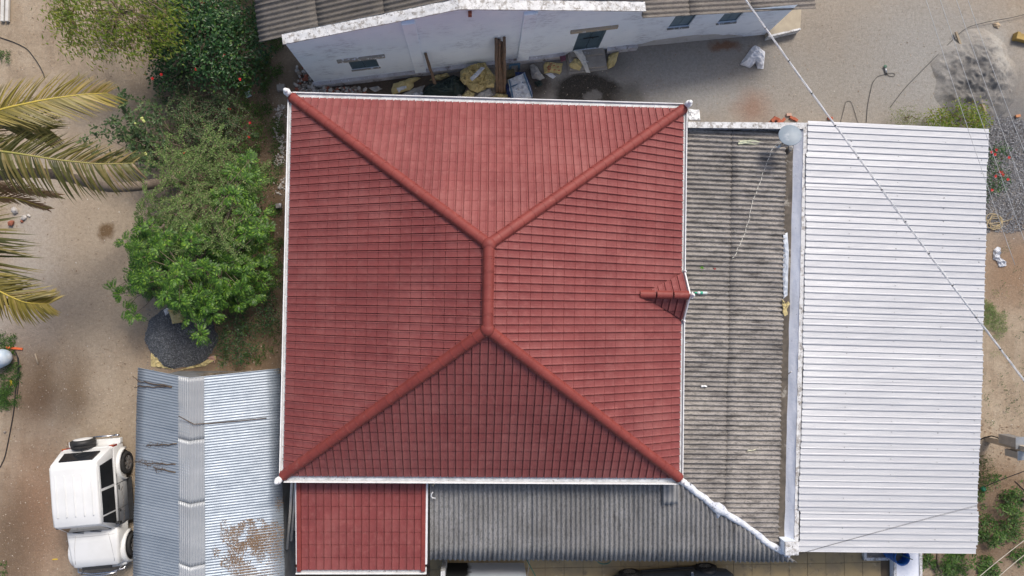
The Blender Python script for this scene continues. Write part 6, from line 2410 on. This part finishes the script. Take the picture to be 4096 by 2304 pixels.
tag(stuff(scatter_weeds([(2800, 2812, 1070, 1080, 5)], 0, G_BRIGHT, 86, .05, .03, -9, 5).build('tmp', G_BRIGHT)), 'x', 'x') if False else None
wp2 = MB()
r2 = random.Random(12)
for k in range(26):
    a = r2.uniform(0, 6.28)
    leaf(wp2, on_east(2806 + r2.gauss(0, 2), 1075 + r2.gauss(0, 3), .02), Vector((math.cos(a), math.sin(a), .6)), .05, .03, Vector((0, 0, 1)))
tag(wp2.build('sprout', leaf_mat('lime_leaf', [(0, (.1, .3, .03)), (1, (.2, .5, .04))], .5, .3)), 'lime green sprout growing on the asbestos roof', 'plant')
litter_on_east('foil_sheet', 'long grey plastic strip along the valley gutter', 'plastic sheet', [(3132, 935), (3150, 930), (3155, 1000), (3152, 1100), (3150, 1180), (3134, 1196), (3130, 1100), (3134, 1000)], mat('silver_film', (.42, .46, .52), (.55, .58, .62), 6, .35), 56, .06)
cloth('yellow_cloth', 'twisted yellow cloth lying in the valley gutter', 'cloth', [(3130, 1196), (3142, 1215), (3152, 1205), (3160, 1215), (3150, 1232), (3146, 1245), (3152, 1258), (3140, 1264), (3130, 1250), (3134, 1230), (3128, 1216)], 2.36, .05, CLOTHY, 57)
mb = MB()
mb.tube([on_east(2543 + 600, 1495, .12), V(3165, 1487, 2.6)], .02, 6)
tag(mb.build('white_rod', PVC), 'short white rod across the valley gutter', 'rod')
mb = MB()
hk = [V(1732, 1968, 3.0), V(1726, 1975, 3.0), V(1724, 1984, 2.98), V(1729, 1991, 2.95), V(1742, 1993, 2.92)]
mb.tube(hk, .018, 6)
tag(mb.build('hook_pipe', mat('white_hook', (.8, .8, .8), None, 4, .4)), 'small curved white pipe at the left end of the lower asbestos roof', 'pipe')
cloth('dry_leaf_pile', 'pale crumpled leaf beside the curved white pipe', 'leaf', [(1724, 1940), (1738, 1926), (1742, 1930), (1734, 1946)], 3.03, .04, mat('pale_leaf', (.42, .37, .27), None, 5, .8), 58)

# ---- paved yard at the bottom
py0 = V(1740, 2200).y
mbp = MB()
xa_, xb_ = V(1720, 2300).x, V(3580, 2300).x
mbp.hexa([Vector((xa_, py0 - 4.5, .0)), Vector((xb_, py0 - 4.5, .0)), Vector((xb_, py0, .0)), Vector((xa_, py0, .0))] + [Vector((xa_, py0 - 4.5, .03)), Vector((xb_, py0 - 4.5, .03)), Vector((xb_, py0, .03)), Vector((xa_, py0, .03))])
yard = struct(mbp.build('paved_yard', mat('joint_mortar', (.12, .09, .06), None, 5, .95)))
SLAB = mat('stained_slab', (.36, .27, .14), (.27, .21, .125), 1.6, .85, bump=.2, bscale=30, spots=[((.2, .155, .1), 2.5, .55, .12), ((.43, .36, .24), 3.5, .6, .1), ((.12, .1, .07), 9, .66, .06)])
mb = MB()
S_ = .64
mb.box((0, 0, 0), (S_ - .012, S_ - .012, .03))
sl0 = None
for j in range(6):
    for i in range(int((xb_ - xa_) / S_)):
        if sl0 is None:
            sl0 = mb.build('paving_slab', SLAB, yard, world=False, bevel=.004)
            o = sl0
        else:
            o = link_mesh(sl0.data, 'paving_slab', yard)
        o.location = (xa_ + S_ * (i + .5), py0 - S_ * (j + .5), .031 + .002 * ((i * 7 + j * 3) % 3))
# sooty white wall
sw0, sw1 = V(1790, 2262, .3), V(2098, 2262, .3)
SOOT = NT('sooty_whitewash')
_p = SOOT.pos()
_c = SOOT.ramp(SOOT.noise(2, _p, 6), [(.3, (.6, .66, .74)), (.7, (.7, .74, .8))])
mp = SOOT.n('Mapping', vector_type='TEXTURE')
sc0 = V(1840, 2285, .8)
mp.inputs['Location'].default_value = (sc0.x, sc0.y, .75)
mp.inputs['Scale'].default_value = (.42, 50, 1.4)
nz = SOOT.n('TexNoise')
nz.inputs['Scale'].default_value = 4
nz.inputs['Detail'].default_value = 6
SOOT.l(_p, nz.inputs['Vector'])
vm = SOOT.n('VectorMath', operation='ADD')
vs_ = SOOT.n('VectorMath', operation='SCALE')
vs_.inputs['Scale'].default_value = .35
SOOT.l(nz.outputs['Color'], vs_.inputs[0])
SOOT.l(_p, vm.inputs[0])
SOOT.l(vs_.outputs[0], vm.inputs[1])
SOOT.l(vm.outputs[0], mp.inputs['Vector'])
le = SOOT.n('VectorMath', operation='LENGTH')
SOOT.l(mp.outputs[0], le.inputs[0])
_c = SOOT.mix(SOOT.mr(le.outputs['Value'], 1.3, .95), _c, (.006, .006, .006))
SOOT.col(_c)
SOOT.rough(.9)
bh = thing('bath_wall', (sw0 + sw1) / 2 - Vector((0, .3, .3)), 'white wall with black soot stain below the lower asbestos roof', 'wall')
mb = MB()
mb.hexa([Vector((sw0.x, sw0.y - 1.2, 0)), Vector((sw1.x, sw1.y - 1.2, 0)), Vector((sw1.x, sw1.y, 0)), Vector((sw0.x, sw0.y, 0)), Vector((sw0.x, sw0.y - 1.2, 1.7)), Vector((sw1.x, sw1.y - 1.2, 1.7)), Vector((sw1.x, sw1.y, 1.7)), Vector((sw0.x, sw0.y, 1.7))])
mb.build('wall', SOOT.m, bh)
mb = MB()
mb.box((sw0.x - .08, sw0.y + .1, .85), (.13, .5, 1.7))
mb.build('wing_wall', COPING, bh)
cable([(2105, 2235, 1.6), (2150, 2320, 1.2)], .016, 'green hose hanging by the sooty wall', mat('green_hose', (.03, .12, .08), None, 5, .5))
cable([(2120, 2235, 1.6), (2108, 2320, 1.2)], .008, 'thin grey wire hanging by the sooty wall', ALLOY, 'wire', 'wire')
cable([(2386, 2238, 2.0), (2395, 2252, 1.7), (2415, 2257, 1.6), (2435, 2253, 1.7), (2446, 2240, 2.0)], .018, 'green hose loop hanging under the lower asbestos eave', mat('teal_hose', (.04, .14, .11), None, 5, .5))
# whitewashed ledge, trough and barrel at lower right
l0, l1 = V(3573, 2200, .25), V(3688, 2200, .25)
lg = thing('whitewashed_ledge', Vector(((l0.x + l1.x) / 2, l0.y - 1, 0)), 'low blue-white masonry ledge below the metal roof', 'ledge')
mb = MB()
mb.hexa([Vector((l0.x, l0.y - 2.4, 0)), Vector((l1.x, l0.y - 2.4, 0)), Vector((l1.x, l0.y + .5, 0)), Vector((l0.x, l0.y + .5, 0)), Vector((l0.x, l0.y - 2.4, .25)), Vector((l1.x, l0.y - 2.4, .25)), Vector((l1.x, l0.y + .5, .25)), Vector((l0.x, l0.y + .5, .25))])
mb.build('ledge', PLBLUE, lg, bevel=.02)
for x_ in (l0.x + .05, l1.x - .06):
    mb = MB()
    mb.box((x_, l0.y - .95, .262), (.1, 2.9, .035))
    mb.build('rim', COPING, lg)
tr = thing('water_trough', V(3510, 2225, 0), 'small cement washing trough with white rim beside the blue barrel', 'trough')
t0_, t1_ = V(3452, 2240, .12), V(3566, 2244, .12)
mb = MB()
wx, wy = t1_.x - t0_.x, .75
cxy = Vector(((t0_.x + t1_.x) / 2, t0_.y + wy / 2, 0))
mb.box(cxy + Vector((0, 0, .06)), (wx, wy, .05))
mb.build('basin_floor', STEP, tr)
for (ox, oy, sx, sy) in ((0, -wy / 2 + .05, wx, .1), (0, wy / 2 - .05, wx, .1), (-wx / 2 + .05, 0, .1, wy - .2), (wx / 2 - .05, 0, .1, wy - .2)):
    mb = MB()
    mb.box(cxy + Vector((ox, oy, .1)), (sx, sy, .2))
    mb.build('basin_rim', COPING, tr, bevel=.01)
bc = V(3610, 2232, .9)
bar_ = thing('blue_barrel', Vector((bc.x, bc.y, .0)), 'open blue plastic barrel standing at the edge of the metal roof', 'barrel')
mb = MB()
mb.lathe([(.0, .02), (.22, .02), (.24, .06), (.25, .2), (.262, .22), (.25, .24), (.25, .6), (.262, .62), (.25, .64), (.245, .84), (.262, .86), (.262, .9), (.235, .9), (.23, .7), (.228, .4), (0, .4)], (bc.x, bc.y, .0), 26)
mb.build('shell', mat('blue_plastic', (.02, .12, .42), (.016, .1, .36), 4, .4), bar_)
mb = MB()
mb.lathe([(0, .41), (.226, .41), (.226, .55), (0, .55)], (bc.x, bc.y, 0), 26)
mb.build('water', mat('barrel_water', (.2, .2, .18), (.14, .14, .13), 3, .08), bar_)
cable([(3585, 2212, 1.0), (3600, 2218, .95), (3640, 2235, .95), (3650, 2238, .8)], .016, 'dark green hose hooked over the blue barrel rim', mat('dark_hose', (.02, .08, .07), None, 5, .5))

# ---- utility pole with meter boxes at the right edge
up_ = V(3952, 1755)
pole = thing('utility_pole', up_, 'square concrete utility pole with two metal meter boxes at right', 'pole')
mb = MB()
mb.hexa([up_ + Vector((a * .11, b * .09, 0)) for a, b in ((-1, -1), (1, -1), (1, 1), (-1, 1))] + [up_ + Vector((a * .08, b * .07, 6.5)) for a, b in ((-1, -1), (1, -1), (1, 1), (-1, 1))])
mb.build('shaft', mat('pole_concrete', (.46, .39, .3), (.36, .31, .25), 5, .9, bump=.3), pole)
GREYM = mat('grey_metal_box', (.36, .37, .38), (.28, .29, .3), 3, .4, .5, spots=[((.48, .48, .47), 5, .6, .08)])
for (oy, z0, z1, sx, sy) in ((.16, .75, 1.45, .34, .3), (-.24, 1.0, 1.5, .3, .22)):
    mb = MB()
    a = up_ + Vector((-.02, oy, 0))
    mb.hexa([a + Vector((x * sx / 2, y * sy / 2, z0)) for x, y in ((-1, -1), (1, -1), (1, 1), (-1, 1))] + [a + Vector((x * sx / 2, y * sy / 2, z1 + (.1 if x < 0 else 0))) for x, y in ((-1, -1), (1, -1), (1, 1), (-1, 1))])
    bx_ = mb.build('meter_box', GREYM, pole, bevel=.008)
    mb = MB()
    mb.hexa([a + Vector((x * (sx / 2 + .05), y * (sy / 2 + .04), z1 + .012 + (.11 if x < 0 else -.005))) for x, y in ((-1, -1), (1, -1), (1, 1), (-1, 1))] + [a + Vector((x * (sx / 2 + .05), y * (sy / 2 + .04), z1 + .03 + (.11 if x < 0 else -.005))) for x, y in ((-1, -1), (1, -1), (1, 1), (-1, 1))])
    mb.build('box_hood', GREYM, bx_)
mb = MB()
mb.tube([V(3925, 1757, .02), V(3938, 1750, .15), V(3965, 1744, .3), V(3990, 1750, .5), V(4000, 1758, .8)], .022, 7)
mb.build('conduit', BLACK, pole)
cable([(3936, 1948, .6), (3990, 1925, .9), (4096, 1885, 1.3), (4200, 1850, 1.7)], .014, 'black cable rising to the right below the utility pole')
cable([(4060, 1925, .02), (4096, 1960, .02), (4130, 1985, .02)], .014, 'short black cable end lying on the ground at the right edge')
cloth('green_bag', 'small dark green bag on the weeds below the utility pole', 'bag', [(3920, 1950), (3940, 1944), (3944, 1960), (3928, 1966)], .05, .06, mat('green_bag', (.01, .15, .09), None, 5, .4), 60)
mb = MB()
mb.bar(V(4050, 1968, .1), V(4110, 2005, .1), .09, .07)
tag(mb.build('plank', WOODD, None, bevel=.008), 'dark plank lying at the right edge in the weeds', 'plank')
mb = MB()
mb.tube([V(3752, 2214, .03), V(3750, 2245, .03), V(3756, 2275, .03), V(3768, 2290, .03)], [.04, .04, .03, .02], 7)
tag(mb.build('fallen_branch', WOOD), 'grey fallen branch right of the whitewashed ledge', 'branch')
mb = MB()
mb.tube([V(3940, 2244, .03), V(3970, 2270, .03), V(3990, 2304, .03)], [.03, .03, .025], 7)
tag(mb.build('fallen_branch', WOODD), 'brown fallen branch under the bottom right wires', 'branch')

# ---- overhead lines
def sag_wire(a, b, r, sag, m, n=24, off=Vector((0, 0, 0))):
    p, q = V(*a), V(*b)
    return [p.lerp(q, k / n) + off - Vector((0, 0, sag * 4 * (k / n) * (1 - k / n))) for k in range(n + 1)]


ALW = mat('aluminium_wire', (.75, .75, .76), (.62, .63, .65), 5, .45, .15)
lb = thing('service_cable_bundle', V(2930, -60, 5.5), 'bundle of bright twisted cables crossing diagonally over the metal roof', 'cable')
base_path = sag_wire((2930, -75, 5.6), (4140, 1580, 5.6), 0, .12, None, 90)
tdir = (base_path[-1] - base_path[0]).normalized()
sdv_ = tdir.cross(Vector((0, 0, 1))).normalized()
for k in range(5):
    mb = MB()
    pth = []
    for i, p in enumerate(base_path):
        a = i * .35 + k * 1.256
        rr_ = .018 + .006 * math.sin(i * .5 + k)
        pth.append(p + sdv_ * math.cos(a) * rr_ + Vector((0, 0, math.sin(a) * rr_)))
    mb.tube(pth, .007, 5)
    mb.build('strand', ALW, lb)
for i in range(3, 90, 7):
    mb = MB()
    p = base_path[i]
    mb.tube([p - tdir * .012, p + tdir * .012], .03, 8)
    mb.build('tie', BLACK, lb)
WIREG = mat('grey_wire', (.5, .51, .52), None, 5, .5, .4)
for (a, b, lab) in (((3692, -40, 6.2), (4060, 1060, 6.2), 'leftmost of four thin overhead wires at the upper right'), ((3748, -40, 6.2), (4130, 1050, 6.2), 'second from left of four thin overhead wires at the upper right'), ((3812, -40, 6.2), (4150, 900, 6.2), 'third from left of four thin overhead wires at the upper right'), ((3858, -40, 6.2), (4160, 760, 6.2), 'rightmost of four thin overhead wires at the upper right')):
    mb = MB()
    mb.tube(sag_wire(a, b, 0, .05, None), .0065, 5)
    tag(mb.build('overhead_wire', WIREG), lab, 'wire', 'thin overhead wires')
for (a, b, lab) in (((3890, 2330, 6.0), (4140, 2130, 6.0), 'upper of two pale wires across the bottom right corner'), ((3970, 2330, 6.0), (4140, 2188, 6.0), 'lower of two pale wires across the bottom right corner')):
    mb = MB()
    mb.tube(sag_wire(a, b, 0, .03, None), .009, 5)
    tag(mb.build('overhead_wire', mat('pale_wire', (.55, .5, .42), None, 5, .6)), lab, 'wire', 'pale wires at the corner')
for (a, b, lab) in (((3180, 2220, 3.6), (3950, 2010, 3.6), 'upper thin dark wire just over the lower metal roof'), ((3200, 2216, 3.55), (3950, 2014, 3.55), 'lower thin dark wire just over the lower metal roof')):
    mb = MB()
    mb.tube(sag_wire(a, b, 0, .05, None), .0045, 4)
    tag(mb.build('thin_wire', WIREB), lab, 'wire', 'thin wires over the metal roof')
